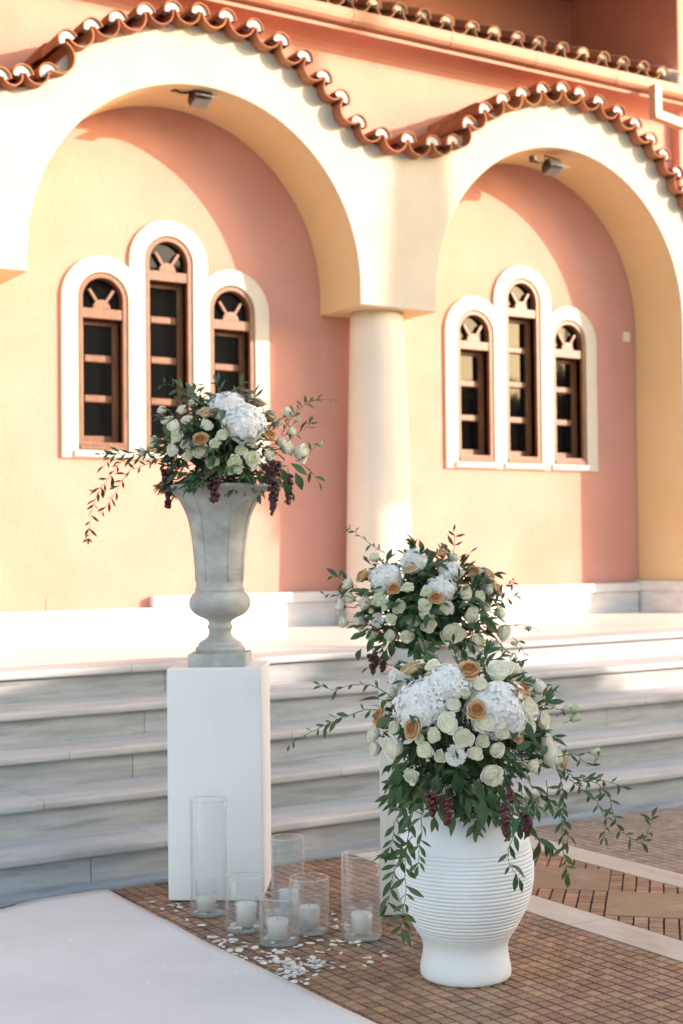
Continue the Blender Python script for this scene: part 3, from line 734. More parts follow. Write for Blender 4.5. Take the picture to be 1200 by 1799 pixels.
def hydrangea_mesh(seed, nf=210):
    r = random.Random(seed); mb = MB()
    core = []
    for k in range(nf):
        z = 1-(k+.5)/nf*1.62; a = k*2.39996; q = math.sqrt(max(0, 1-z*z))
        d = Vector((q*math.cos(a), q*math.sin(a), z))
        R = r.uniform(.90, 1.04)+.10*mnoise.noise(d*1.7+Vector((seed*3., 0, 0)))*2
        nrm = (d+Vector((r.gauss(0, .22), r.gauss(0, .22), r.gauss(0, .22)))).normalized()
        t1 = nrm.orthogonal().normalized(); t2 = nrm.cross(t1); ro = r.uniform(0, 6.28); s = r.uniform(.125, .16)
        for p in range(4):
            an = ro+p*math.pi/2; e = t1*math.cos(an)+t2*math.sin(an); f = nrm.cross(e)
            cup = r.uniform(-.1, .45)
            vs = []
            for (l, wd, h) in ((.02, .05, 0), (.45, .40, .10), (.80, .46, .12), (1.02, .20, .04)):
                for q_ in (-1, 0, 1):
                    pnt = d*R*.92+(e*(l*s)+f*(q_*wd*s))+nrm*(h*s*cup*2+(.05*s if q_ else 0)*1.6)
                    vs.append((pnt.x, pnt.y, pnt.z*.85))
            mb.add(vs, [(0,1,4,3),(1,2,5,4),(3,4,7,6),(4,5,8,7),(6,7,10,9),(7,8,11,10)])
    # inner shadowed body of petals
    sp = MB().lathe([(.78*math.sin(math.pi*i/8)+.001, -.78*math.cos(math.pi*i/8)*.85) for i in range(9)], 14)
    mb.add(sp.v, sp.f)
    return mb.mesh('hydrangea', 'hydra', True)
def leaf_mesh(name, mat, L, W, seed, fold=.25, droop=.25, tip=1.5):
    """one leaf, base at the origin, pointing along +X, face up +Z"""
    r = random.Random(seed); tw = r.uniform(-.3, .3); vs = []; n = 6
    for i in range(n+1):
        t = i/n; wd = W*.5*(math.sin(math.pi*t**.85)**.9)*(1 if t < 1 else 0) if 0 < t < 1 else .0004
        if i == 0: wd = W*.04
        x = L*(.12+.88*t) if i else L*.0; z = -droop*L*t*t+.02*L*math.sin(5*t+seed)
        for q in (-1, 0, 1):
            yy = q*wd; vs.append((x, yy*math.cos(tw*t)+.03*L*math.sin(2.2*t+seed), z+abs(q)*fold*wd+yy*math.sin(tw*t)))
    fs = []
    for i in range(n):
        for q in (0, 1): a = i*3+q; fs.append((a, a+1, a+4, a+3))
    return MB().add(vs, fs).mesh(name, mat, True)
LEAVES = {}
for mk in ('leaf', 'leaf2', 'leaf3', 'leaf4'):
    LEAVES[mk] = [leaf_mesh('leaf', mk, .055, .0175, 1), leaf_mesh('leaf', mk, .066, .022, 2, .35, .4), leaf_mesh('leaf', mk, .046, .0145, 3, .2, .1), leaf_mesh('leaf', mk, .060, .0165, 4, .4, -.15)]
    LEAVES[mk+'_big'] = [leaf_mesh('leaf', mk, .085, .040, 5, .25, .3), leaf_mesh('leaf', mk, .075, .034, 6, .3, .45), leaf_mesh('leaf', mk, .095, .036, 8, .2, .15)]
HYD = [hydrangea_mesh(1), hydrangea_mesh(2), hydrangea_mesh(5, 190)]
ROSES = {
 'tan': [rose('caramel_rose', 'tan_core', s, 17, 1.0, .62, .03, outer='tan_outer', split=.42) for s in (1, 2, 3)],
 'blush': [rose('faded_caramel_rose', 'blush_rose', s, 17, .9, .62, .04) for s in (4, 5)],
 'cream': [rose('cream_rose', 'cream_core', s, 14, .75, .85, .04, outer='cream_rose', split=.35) for s in (6, 7, 8)],
 'white': [rose('white_rose', 'cream_core', s, 14, .75, .88, .05, outer='white_rose', split=.3) for s in (9, 10, 11)],
 'lis': [rose('lisianthus', 'green_bud', s, 11, .9, .80, .08, .8, outer='cream_rose', split=.3) for s in (12, 13)],
 'carn': [ruffled('carnation', 'hydra', 3), ruffled('carnation', 'hydra', 4)],
 'bud': [rose('flower_bud', 'green_bud', s, 8, .1, 1.5, .01) for s in (14, 15)],
 'hyd': HYD }
def calyx_mesh():
    mb = MB().lathe([(.004, -1.9), (.05, -1.9), (.05, -.55), (.22, -.42), (.34, -.25), (.40, -.10)], 10)
    return mb.mesh('calyx', 'stem', True)
CALYX = calyx_mesh()
def berry_cluster(seed, hgt, wid, br, mat):
    r = random.Random(seed); mb = MB()
    ico = MB().lathe([(max(.0001, math.sin(math.pi*i/6)), -math.cos(math.pi*i/6)) for i in range(7)], 8, cap=False)
    n = int(hgt*wid/(br*br)*.75)
    for k in range(n):
        t = (k+.5)/n; w_ = wid*.5*(1-t*.72)*r.uniform(.25, 1); a = r.uniform(0, 6.28)
        c = (w_*math.cos(a), w_*math.sin(a), -hgt*t+r.uniform(-.3, .3)*br); b = br*r.uniform(.8, 1.12)
        mb.add([(c[0]+v[0]*b, c[1]+v[1]*b, c[2]+v[2]*b*1.12) for v in ico.v], ico.f)
    mb2 = MB().tube([(0, 0, .03), (0.002, 0, -hgt*.5), (0, 0, -hgt*.95)], .0016, .001, 5)
    mb.add(mb2.v, mb2.f)
    return mb.mesh('berry_cluster', mat, True)
def orient(axis, roll=0, ref=None):
    """rotation taking +Z to axis"""
    q = Vector(axis).to_track_quat('Z', 'Y'); return q.to_matrix().to_4x4() @ Matrix.Rotation(roll, 4, 'Z')
def leaf_mat(p, direction, normal, s=1.0):
    x = Vector(direction).normalized(); z = Vector(normal); z = (z-x*z.dot(x)); z = z.normalized() if z.length > 1e-4 else x.orthogonal().normalized()
    y = z.cross(x); m = Matrix((( x.x, y.x, z.x, p[0]), (x.y, y.y, z.y, p[1]), (x.z, y.z, z.z, p[2]), (0, 0, 0, 1)))
    return m @ Matrix.Scale(s, 4)
VIEWH = Vector((CF.x, CF.y, 0)).normalized()

class Arr:
    def __init__(s, label, base, center, rad, depth, seed, group=None):
        s.r = random.Random(seed); s.base = Vector(base); s.c = Vector(center); s.rad = rad; s.d = depth
        s.root = thing('flower_arrangement', label, 'flower arrangement', tuple(base))
        d = (s.c-CAM).normalized(); s.fw = Vector((d.x, d.y, 0)).normalized(); s.rt = Vector((s.fw.y, -s.fw.x, 0))
        s.leaves = []; s.vine_n = 0; s.spots = []
    def surf(s, x, y, lift=0.0):
        """point of the dome's camera side that shows at photo pixel x, y, with its outward normal"""
        p = px(x, y, s.d); o = p-s.c; a = o.dot(s.rt)/s.rad[0]; b = o.z/s.rad[2]; q = 1-a*a-b*b
        dep = -s.rad[1]*math.sqrt(q) if q > 0 else 0
        ray = (p-CAM).normalized()
        k = (dep-lift)/ray.dot(s.fw)
        P_ = p+ray*k
        n = (s.rt*(a/s.rad[0])+s.fw*((dep/s.rad[1]**2) if dep else -.2/s.rad[1])+Vector((0, 0, b/s.rad[2]))).normalized()
        return P_, n
    def put(s, kind, x, y, rpx, up=.35, lift=.0, axis=None):
        lift += .016; P_, n = s.surf(x, y, lift); R = rpx/FPX*(P_-CAM).dot(CF)*(1.08 if kind not in ('hyd', 'bud') else 1.0); s.spots.append((x, y, rpx))
        ax = axis if axis else (n+Vector((0, 0, up))+Vector((s.r.gauss(0, .12), s.r.gauss(0, .12), s.r.gauss(0, .12)))).normalized()
        me = s.r.choice(ROSES[kind])
        off = -.55*R if kind in ('tan', 'blush', 'cream', 'white', 'lis', 'carn') else (-R*.5 if kind == 'hyd' else 0)
        m4 = Matrix.Translation(P_-s.base+ax*off) @ orient(ax, s.r.uniform(0, 6.28)) @ Matrix.Diagonal((R*s.r.uniform(.93, 1.1), R*s.r.uniform(.93, 1.1), R*s.r.uniform(.88, 1.12), 1))
        names = dict(tan='caramel_rose', blush='faded_rose', cream='cream_rose', white='white_rose', lis='lisianthus', carn='carnation', bud='flower_bud', hyd='hydrangea')
        o = link(names[kind], me, s.root, mat4=m4)
        if kind not in ('hyd', 'carn'): link('calyx', CALYX, o)
        return o
    def fill(s, n, box, kinds, rr=(10, 16), tries=900, ymax=None):
        """further blooms wherever the front of the dome still has room"""
        x0, x1, y0, y1 = box; k = 0
        for _ in range(tries):
            if k >= n: break
            x, y = s.r.uniform(x0, x1), s.r.uniform(y0, y1); q = s.r.uniform(*rr)
            cx, cy = (x0+x1)/2, (y0+y1)/2
            if ((x-cx)/(x1-x0)*2)**2+((y-cy)/(y1-y0)*2)**2 > 1: continue
            if any(math.hypot(x-a, y-b) < (q+c)*.92 for a, b, c in s.spots): continue
            s.put(s.r.choice(kinds), x, y, q, .2, s.r.uniform(-.01, .02)); k += 1
    def back(s, kinds, n):
        """flowers on the sides and rear of the dome"""
        for k in range(n):
            a = s.r.uniform(-.15, math.pi+.15); z = s.r.uniform(-.25, .9); q = math.sqrt(1-z*z)
            nn = (s.rt*(math.cos(a)*q)+s.fw*(math.sin(a)*q)+Vector((0, 0, z)))
            P_ = s.c+s.rt*(math.cos(a)*q*s.rad[0])+s.fw*(math.sin(a)*q*s.rad[1])+Vector((0, 0, z*s.rad[2]))
            kind = s.r.choice(kinds); R = .065 if kind == 'hyd' else .034
            m4 = Matrix.Translation(P_*.94+s.c*.06-s.base) @ orient(nn, s.r.uniform(0, 6)) @ Matrix.Scale(R, 4)
            link({'hyd': 'hydrangea', 'tan': 'caramel_rose', 'cream': 'cream_rose', 'white': 'white_rose'}[kind], s.r.choice(ROSES[kind]), s.root, mat4=m4)
    def sprig(s, p, d, L, n, ls=1.0, mats=('leaf', 'leaf', 'leaf2'), droop=.5, stem=None):
        """a short twig with leaves, collected for later"""
        p = Vector(p); d = Vector(d).normalized(); pts = [p]; r = s.r
        mk = r.choice(mats)
        for i in range(n):
            d = (d+Vector((r.gauss(0, .12), r.gauss(0, .12), r.gauss(0, .1)-droop*.10))).normalized()
            pts.append(pts[-1]+d*(L/n))
            side = d.cross(Vector((0, 0, 1))); side = side.normalized() if side.length > .1 else s.rt
            sg = 1 if i % 2 else -1
            ld = d*.75+side*(sg*.75)+Vector((r.gauss(0, .25), r.gauss(0, .25), r.gauss(0, .3)))
            nm = Vector((r.gauss(0, .4), r.gauss(0, .4), 1))-s.fw*.7
            s.leaves.append((pts[-1], leaf_mat(pts[-1]-s.base, ld, nm, ls*r.uniform(.75, 1.2)), r.choice(LEAVES[mk])))
        s.leaves.append((pts[-1], leaf_mat(pts[-1]-s.base, d, Vector((0, 0, 1))-s.fw*.6, ls), r.choice(LEAVES[mk])))
        if stem is not None: q = [v-s.base for v in pts]; stem.tube(q, .0016, .0008, 4)
    def foliage(s, n, zlo=-.95, mats=('leaf', 'leaf', 'leaf2'), big=.0, L=(.07, .13), front=.6):
        r = s.r; stem = MB()
        for k in range(n):
            a = r.uniform(0, 2*math.pi) if r.random() > front else -math.pi/2+r.gauss(0, .85)
            z = r.uniform(zlo, .95); q = math.sqrt(max(0, 1-z*z))
            nn = s.rt*(math.cos(a)*q)+s.fw*(math.sin(a)*q)+Vector((0, 0, z))
            f = r.uniform(.50, .82)
            P_ = s.c+s.rt*(math.cos(a)*q*s.rad[0]*f)+s.fw*(math.sin(a)*q*s.rad[1]*f)+Vector((0, 0, z*s.rad[2]*f))
            tang_ = Vector((r.gauss(0, 1), r.gauss(0, 1), r.gauss(0, 1))); d = nn*.75+tang_*.5
            if r.random() < big:
                for j in range(2):
                    dd = d+Vector((r.gauss(0, .5), r.gauss(0, .5), r.gauss(0, .5)))
                    s.leaves.append((P_, leaf_mat(P_-s.base, dd, nn+Vector((0, 0, .5)), r.uniform(.7, 1.05)), r.choice(LEAVES[r.choice(mats)+'_big'])))
            else: s.sprig(P_, d, r.uniform(*L), 6, r.uniform(.7, 1.05), mats, .3, stem)
        stuff(link('twigs', stem.mesh('twigs', 'stem', True), s.root))
    def vine(s, pts, ls=1.0, step=.026, mats=('leaf', 'leaf2'), thick=.0018, dd=None, pair=.3):
        """trailing stem through (photo x, photo y, depth offset) points, leaves as its sub-parts"""
        r = s.r; P3 = [px(x, y, s.d+o) for x, y, o in pts]
        # smooth resample
        dense = []
        for i in range(len(P3)-1):
            p0, p1, p2, p3 = P3[max(0, i-1)], P3[i], P3[i+1], P3[min(len(P3)-1, i+2)]
            for k in range(8):
                t = k/8; dense.append(.5*((2*p1)+(-p0+p2)*t+(2*p0-5*p1+4*p2-p3)*t*t+(-p0+3*p1-3*p2+p3)*t**3))
        dense.append(P3[-1])
        dense = [p+Vector((r.gauss(0, .0015), r.gauss(0, .0015), r.gauss(0, .0015))) for p in dense]
        v = link('vine', MB().tube([p-s.base for p in dense], thick, thick*.45, 5).mesh('vine', 'stem', True), s.root)
        acc = 0; k = 0; vs_ = .98; mk = r.choice(mats); side0 = r.choice((1, -1))
        for a, b in zip(dense, dense[1:]):
            acc += (b-a).length
            if acc >= step:
                acc = 0; k += 1; t = (b-a).normalized()
                for sg in ((1, -1) if r.random() < pair else ((1 if k % 2 else -1),)):
                    sd_ = t.cross(s.fw); sd_ = sd_.normalized() if sd_.length > .1 else s.rt
                    ld = t*.65+sd_*(sg*.7)+s.fw*r.gauss(0, .3)+Vector((0, 0, r.gauss(-.2, .25)))
                    me = r.choice(LEAVES[mk if r.random() < .8 else r.choice(mats)])
                    link('leaf', me, v, mat4=leaf_mat(b-s.base, ld, -s.fw*1.0+Vector((r.gauss(0, .4), r.gauss(0, .4), .6)), ls*vs_*r.uniform(.75, 1.2))); s.vine_n += 1
        me = r.choice(LEAVES[mk]); link('leaf', me, v, mat4=leaf_mat(dense[-1]-s.base, dense[-1]-dense[-2], Vector((0, 0, 1))-s.fw, ls*.9)); s.vine_n += 1
        return v
    def bigleaf(s, x, y, ang, ls=1.0, mk='leaf', o=-.02, me=None):
        p = px(x, y, s.d+o); a = R_(ang); d = s.rt*math.cos(a)+Vector((0, 0, 1))*math.sin(a)+s.fw*s.r.gauss(0, .2)
        link('leaf', s.r.choice(LEAVES[mk+'_big']), s.root, mat4=leaf_mat(p-s.base, d, -s.fw+Vector((0, 0, .5)), ls)); s.vine_n += 1
    def berries(s, x, y, hpx, wpx, o=0., mat='berry', br=.0075):
        P_, n = s.surf(x, y); k = s.d/FPX
        P_ = px(x, y, s.d+o)
        link('berry_cluster', berry_cluster(s.r.randint(0, 999), hpx*k, wpx*k, br, mat), s.root, P_-s.base)
    def finish(s, budget=290):
        nb = max(0, budget-s.vine_n)
        s.leaves.sort(key=lambda t: (t[0]-s.c).dot(s.fw)-.25*abs((t[0]-s.c).dot(s.rt)))
        for p, m4, me in s.leaves[:nb]: link('leaf', me, s.root, mat4=m4)
        groups = {}
        for p, m4, me in s.leaves[nb:]: groups.setdefault(me.materials[0].name, []).append((m4, me))
        mb = MB(); mats = []; fm = []
        for gname, lst in groups.items():
            mats.append(lst[0][1].materials[0])
            for m4, me in lst:
                vs = [m4 @ v.co for v in me.vertices]; fs = [tuple(p.vertices) for p in me.polygons]
                mb.add(vs, fs); fm += [len(mats)-1]*len(fs)
        me = mb.mesh('dense_foliage', None, True)
        for m_ in mats: me.materials.append(m_)
        me.polygons.foreach_set('material_index', fm)
        o = stuff(link('dense_foliage', me, s.root))
        # mossy core that holds the stems
        core = MB().lathe([(max(.001, math.sin(math.pi*i/10))*s.rad[0]*.55, -math.cos(math.pi*i/10)*s.rad[2]*.55) for i in range(11)], 16)
        link('moss_core', core.mesh('moss_core', 'foam', True), s.root, s.c-s.base)

# --- front arrangement on the white vase
C = Arr('nearest and largest flower arrangement, overflowing the white ribbed vase with trailing vines', (2.954, 3.902, VTOP), Vector((2.954, 3.902, 0))+Vector((0, 0, .83)), (.285, .24, .275), 4.76, 11)
for x, y, r_ in [(725, 1226, 52), (880, 1238, 58), (788, 1180, 42)]: C.put('hyd', x, y, r_, .2)
C.put('hyd', 905, 1262, 34, .1)
for x, y, r_ in [(824, 1171, 21), (839, 1243, 20), (720, 1278, 19), (921, 1205, 18)]: C.put('tan', x, y, r_, .25, .035)
C.put('tan', 660, 1256, 17, .2, .02, axis=(-CR*.9-VIEWH*.35+Vector((0, 0, .4))).normalized())
C.put('tan', 911, 1291, 14, .2, .0); C.put('blush', 716, 1166, 20, .3, .0); C.put('blush', 997, 1341, 15, .0, .0)
for x, y, r_ in [(786, 1270, 20), (814, 1297, 20), (684, 1314, 23), (852, 1268, 19), (876, 1172, 25), (979, 1331, 24), (867, 1364, 24)]: C.put('white', x, y, r_, .2, .02)
for x, y, r_ in [(745, 1318, 17), (650, 1286, 18), (653, 1316, 16), (932, 1241, 22), (958, 1262, 20), (885, 1286, 17), (762, 1291, 14), (941, 1346, 14), (929, 1276, 18), (967, 1304, 17), (905, 1170, 16), (760, 1165, 14), (842, 1200, 14)]: C.put('cream', x, y, r_, .15, .01)
for x, y, r_ in [(719, 1366, 17), (735, 1300, 12), (772, 1330, 12)]: C.put('lis', x, y, r_, .3, .0)
C.put('carn', 802, 1329, 18, .1, .03)
for x, y in [(990, 1250), (1006, 1264), (818, 1224), (1040, 1322), (1004, 1246)]: C.put('bud', x, y, 9, .3)
C.fill(11, (655, 985, 1165, 1325), ['cream', 'white', 'cream', 'lis', 'white'], (13, 20))
C.back(['hyd', 'cream', 'white', 'tan', 'cream'], 16)
C.foliage(260, -.85, ('leaf', 'leaf', 'leaf2', 'leaf'), big=.22, front=.62)
# skirt of leaves round the neck of the vase
for k in range(46):
    a = C.r.uniform(0, 6.28); rr = C.r.uniform(.12, .22); p = Vector((2.954+rr*math.cos(a), 3.902+rr*math.sin(a), C.r.uniform(.60, .72)))
    C.sprig(p, Vector((math.cos(a), math.sin(a), -.5)), .09, 5, 1.0, ('leaf', 'leaf2'), 1.0)
    if k % 2: C.leaves.append((p, leaf_mat(p-C.base, Vector((math.cos(a)*.6, math.sin(a)*.6, -1)), Vector((math.cos(a), math.sin(a), .6)), C.r.uniform(.7, 1)), C.r.choice(LEAVES['leaf_big'])))
V1 = ('leaf', 'leaf2')
C.vine([(735, 1380, -.18), (722, 1440, -.22), (712, 1510, -.23), (712, 1570, -.22), (704, 1635, -.20)], 1.0, .017)
C.vine([(748, 1385, -.20), (742, 1430, -.25), (738, 1480, -.26), (735, 1520, -.26)], .8, .02)
C.vine([(718, 1400, -.16), (695, 1440, -.2), (690, 1475, -.2), (680, 1500, -.2)], .9, .02)
C.vine([(725, 1470, -.22), (697, 1520, -.2), (686, 1560, -.2), (682, 1590, -.2)], 1.0, .02)
C.vine([(985, 1340, -.10), (1010, 1368, -.10), (1045, 1375, -.1), (1068, 1400, -.08), (1085, 1450, -.06), (1108, 1472, -.05), (1130, 1478, -.04), (1146, 1436, -.04)], .62, .017)
C.vine([(1000, 1370, -.1), (1040, 1400, -.1), (1065, 1440, -.08), (1060, 1470, -.08)], .6, .018)
C.vine([(980, 1330, -.1), (1010, 1325, -.1), (1035, 1345, -.1), (1052, 1330, -.1)], .6, .018)
C.vine([(1005, 1365, -.1), (1060, 1372, -.06), (1100, 1385, -.04)], .7, .022, pair=.1)
C.vine([(980, 1350, -.12), (990, 1400, -.12), (988, 1450, -.12), (990, 1500, -.12), (1000, 1540, -.12)], .72, .015)
C.vine([(960, 1370, -.14), (965, 1410, -.15), (985, 1430, -.15), (1000, 1480, -.14)], .75, .018)
C.vine([(905, 1400, -.25), (912, 1440, -.27), (897, 1480, -.28), (893, 1510, -.28), (912, 1545, -.28)], .95, .026, ('leaf3', 'leaf'))
C.vine([(925, 1400, -.22), (925, 1440, -.25), (940, 1470, -.25), (955, 1485, -.25)], 1.0, .024, ('leaf3', 'leaf'))
C.vine([(690, 1225, -.1), (655, 1205, -.08), (615, 1204, -.06), (588, 1212, -.05), (562, 1204, -.05)], .72, .026, ('leaf', 'leaf2'), pair=.1)
C.vine([(665, 1248, -.1), (640, 1248, -.1), (597, 1262, -.08), (560, 1280, -.06), (538, 1290, -.05), (508, 1308, -.05)], .66, .021, ('leaf2', 'leaf2', 'leaf'), pair=.3)
C.vine([(930, 1290, -.1), (948, 1262, -.12), (955, 1225, -.12)], .6, .05, pair=0)
C.vine([(940, 1250, -.1), (975, 1245, -.1), (1003, 1252, -.1)], .4, .05, pair=0)
for x, y, a, s_ in [(960, 1235, 72, .62), (961, 1236, 12, .6), (690, 1262, 200, .8), (720, 1255, -45, .7), (900, 1300, 80, .8), (940, 1300, 120, .8), (800, 1360, -80, 1.0), (770, 1360, -110, 1.0), (830, 1370, -60, .9), (700, 1345, -100, .9),
                    (705, 1380, -110, .9), (860, 1385, -80, .9), (780, 1395, -95, .9), (845, 1400, -85, 1.0), (740, 1260, -30, .6), (880, 1330, 150, .7), (905, 1320, 30, .7), (950, 1330, 60, .7), (855, 1295, -60, .6)]: C.bigleaf(x, y, a, s_, 'leaf', -.22)
for x, y, h, w_ in [(888, 1418, 48, 17), (926, 1432, 32, 18), (786, 1402, 42, 22), (760, 1392, 38, 22), (897, 1385, 22, 16)]: C.berries(x, y, h, w_, -.26, 'red_berry', .0085)
C.finish(298)

# --- middle arrangement on the off-white plinth
bc = px(748, 1070, 5.72)
B = Arr('middle flower arrangement on the off-white plinth, partly hidden by the nearest one', (bc.x, bc.y, .957), bc, (.275, .22, .25), 5.72, 23)
pot = MB().lathe([(.10, 0), (.125, .02), (.15, .08), (.155, .10), (.14, .10)], 32)
link('bowl', pot.mesh('bowl', 'white', True), B.root)
for x, y, r_ in [(677, 1006, 33), (727, 974, 28), (776, 1030, 29), (792, 995, 22)]: B.put('hyd', x, y, r_, .2)
for x, y, r_ in [(631, 1008, 15), (690, 1031, 14), (719, 996, 12), (765, 1047, 13), (836, 1000, 13), (776, 967, 11)]: B.put('tan' if x not in (719,) else 'blush', x, y, r_, .3, .02)
for x, y, r_ in [(627, 1095, 19), (592, 1065, 14), (600, 1094, 11), (714, 1119, 13), (754, 1100, 14), (746, 1078, 12), (785, 1068, 14), (831, 1081, 16), (796, 1114, 22), (841, 1128, 17), (891, 1112, 18), (873, 1134, 11), (746, 1063, 12), (612, 1050, 11)]: B.put('white' if x % 2 else 'cream', x, y, r_, .15, .015)
for x, y, r_ in [(664, 1052, 15), (845, 1046, 12), (715, 1029, 12), (749, 1037, 11), (686, 1086, 12), (676, 1063, 10), (800, 975, 12), (655, 975, 12), (870, 1098, 10)]: B.put('lis', x, y, r_, .3, .01)
B.put('carn', 660, 1090, 13, .1, .02)
for x, y in [(655, 1075), (660, 1060), (925, 1104), (760, 1085), (900, 1130), (722, 955)]: B.put('bud', x, y, 6, .3)
B.fill(14, (595, 895, 960, 1140), ['cream', 'white', 'cream', 'lis', 'blush'], (11, 16))
B.back(['hyd', 'cream', 'white', 'tan', 'cream'], 10)
B.foliage(230, -.8, ('leaf', 'leaf', 'leaf2', 'leaf'), big=.24, front=.62)
B.vine([(677, 972, -.05), (655, 958, -.03), (630, 940, 0), (609, 925, 0)], .5, .02, pair=.5)
B.vine([(790, 990, -.05), (798, 960, -.05), (797, 935, -.05)], .8, .035, pair=.4)
B.vine([(800, 1010, -.05), (815, 990, -.05), (826, 970, -.05)], .9, .035, pair=.4)
B.vine([(640, 1040, -.05), (610, 1022, -.03), (585, 1012, -.03)], .9, .026, ('leaf', 'leaf4'), pair=.5)
B.vine([(620, 1050, -.05), (595, 1045, -.05), (570, 1045, -.05)], .5, .03, pair=.2)
B.vine([(850, 1050, -.1), (875, 1040, -.1), (895, 1025, -.1), (903, 1020, -.1)], .6, .02)
B.vine([(850, 1070, -.1), (880, 1055, -.1), (905, 1048, -.1)], .8, .02)
B.vine([(880, 1100, -.1), (915, 1098, -.1), (942, 1106, -.1)], .35, .05, pair=.2)
B.vine([(870, 1120, -.1), (890, 1145, -.1), (905, 1150, -.1), (915, 1175, -.1), (925, 1190, -.1)], .55, .02)
B.vine([(900, 1120, -.1), (915, 1135, -.1), (925, 1162, -.1)], .5, .025)
B.vine([(690, 1170, -.1), (665, 1165, -.1), (648, 1172, -.1)], .7, .026)
for x, y, a, s_ in [(660, 1120, -130, .9), (690, 1125, -100, .9), (640, 1115, 190, .7), (730, 1130, -80, .9), (845, 1085, -40, 1.0), (820, 1095, -20, .8), (770, 1080, 100, .7), (635, 1140, -120, .8), (680, 1140, -110, .9), (715, 1090, -80, .8)]: B.bigleaf(x, y, a, s_, 'leaf', -.2)
for x, y, h, w_ in [(655, 1150, 30, 18), (672, 1155, 22, 16)]: B.berries(x, y, h, w_, -.12, 'red_berry', .008)
B.finish(298)

# --- tall arrangement on the urn
ac_ = px(408, 775, 5.95)
A = Arr('highest flower arrangement, filling the flared grey urn in front of the left windows', (ua.x, ua.y, 1.66), Vector((ua.x, ua.y, ac_.z)), (.28, .22, .225), (Vector((ua.x, ua.y, 1.8))-CAM).dot(CF), 37)
for x, y, r_ in [(404, 700, 34), (428, 730, 38), (440, 722, 30)]: A.put('hyd', x, y, r_, .4, .03)
for x, y, r_ in [(361, 718, 16), (351, 769, 16), (411, 751, 14), (477, 760, 15), (458, 700, 15)]: A.put('tan' if x not in (458, 361) else 'blush', x, y, r_, .5, .02)
A.put('blush', 479, 726, 16, .6, .01)
for x, y, r_ in [(353, 789, 16), (302, 791, 13), (318, 717, 11), (302, 748, 15), (268, 776, 12), (246, 793, 10), (536, 796, 19), (510, 785, 17), (490, 740, 12), (498, 775, 12), (283, 718, 10)]: A.put('white', x, y, r_, .2, .015)
for x, y, r_ in [(414, 817, 17), (446, 806, 18), (376, 779, 12), (390, 762, 13), (308, 765, 13), (292, 735, 12), (330, 800, 10)]: A.put('lis', x, y, r_, .3, .02)
for x, y in [(560, 779), (520, 740), (473, 846), (386, 735), (398, 745)]: A.put('bud', x, y, 6, .3)
A.fill(10, (275, 535, 695, 815), ['cream', 'white', 'lis', 'cream'], (10, 15))
A.back(['hyd', 'cream', 'white', 'tan', 'cream'], 8)
A.foliage(210, -.95, ('leaf', 'leaf3', 'leaf2', 'leaf3'), big=.14, front=.62, L=(.06, .11))
for k in range(60):
    a = A.r.uniform(0, 6.28); rr = A.r.uniform(.12, .21); p = Vector((ua.x+rr*math.cos(a), ua.y+rr*math.sin(a), A.r.uniform(1.74, 1.80)))
    A.sprig(p, Vector((math.cos(a), math.sin(a), -.25)), .07, 4, .9, ('leaf', 'leaf2'), .8)
A.vine([(330, 790, -.1), (290, 795, -.1), (250, 800, -.08), (215, 810, -.05), (195, 835, -.04), (172, 865, -.02), (160, 905, 0), (156, 945, 0)], .78, .019)
A.vine([(320, 775, -.1), (270, 790, -.1), (230, 795, -.08), (200, 800, -.06), (182, 820, -.05)], .8, .02)
A.vine([(300, 800, -.1), (260, 815, -.1), (225, 830, -.08), (200, 870, -.06), (178, 900, -.04)], .7, .022)
A.vine([(215, 800, -.06), (195, 795, -.06), (178, 800, -.05)], .7, .02)
A.vine([(495, 765, -.06), (510, 735, -.05), (530, 715, -.03), (558, 700, 0)], .72, .018)
A.vine([(540, 705, -.02), (565, 702, 0), (587, 703, 0)], .25, .05, pair=0)
A.vine([(500, 780, -.06), (525, 760, -.05), (545, 745, -.04)], .9, .024)
A.vine([(345, 715, -.05), (325, 695, -.03), (308, 680, 0), (286, 673, 0)], .65, .02)
A.vine([(350, 705, -.05), (345, 690, -.04), (350, 675, -.03)], .6, .02)
A.vine([(520, 810, -.06), (540, 800, -.05), (560, 778, -.03)], .5, .026)
A.vine([(530, 815, -.06), (548, 830, -.05), (562, 850, -.04)], .7, .028)
A.vine([(500, 840, -.08), (512, 858, -.08), (510, 880, -.08)], .7, .022)
for x, y, a, s_ in [(490, 820, -60, .9), (510, 815, -30, .9), (520, 830, -70, .9), (475, 820, -100, .9), (330, 830, 200, .8), (300, 770, 120, .7), (440, 760, 70, .6), (335, 760, 100, .7), (420, 770, 20, .6), (502, 845, -80, .9)]: A.bigleaf(x, y, a, s_, 'leaf', -.18)
for x, y, h, w_, o_ in [(294, 826, 64, 24, -.10), (376, 826, 52, 36, -.24), (480, 812, 78, 30, -.22), (506, 835, 48, 20, -.14), (478, 880, 22, 9, -.2)]: A.berries(x, y, h, w_, o_, 'berry', .0085)
A.finish(298)

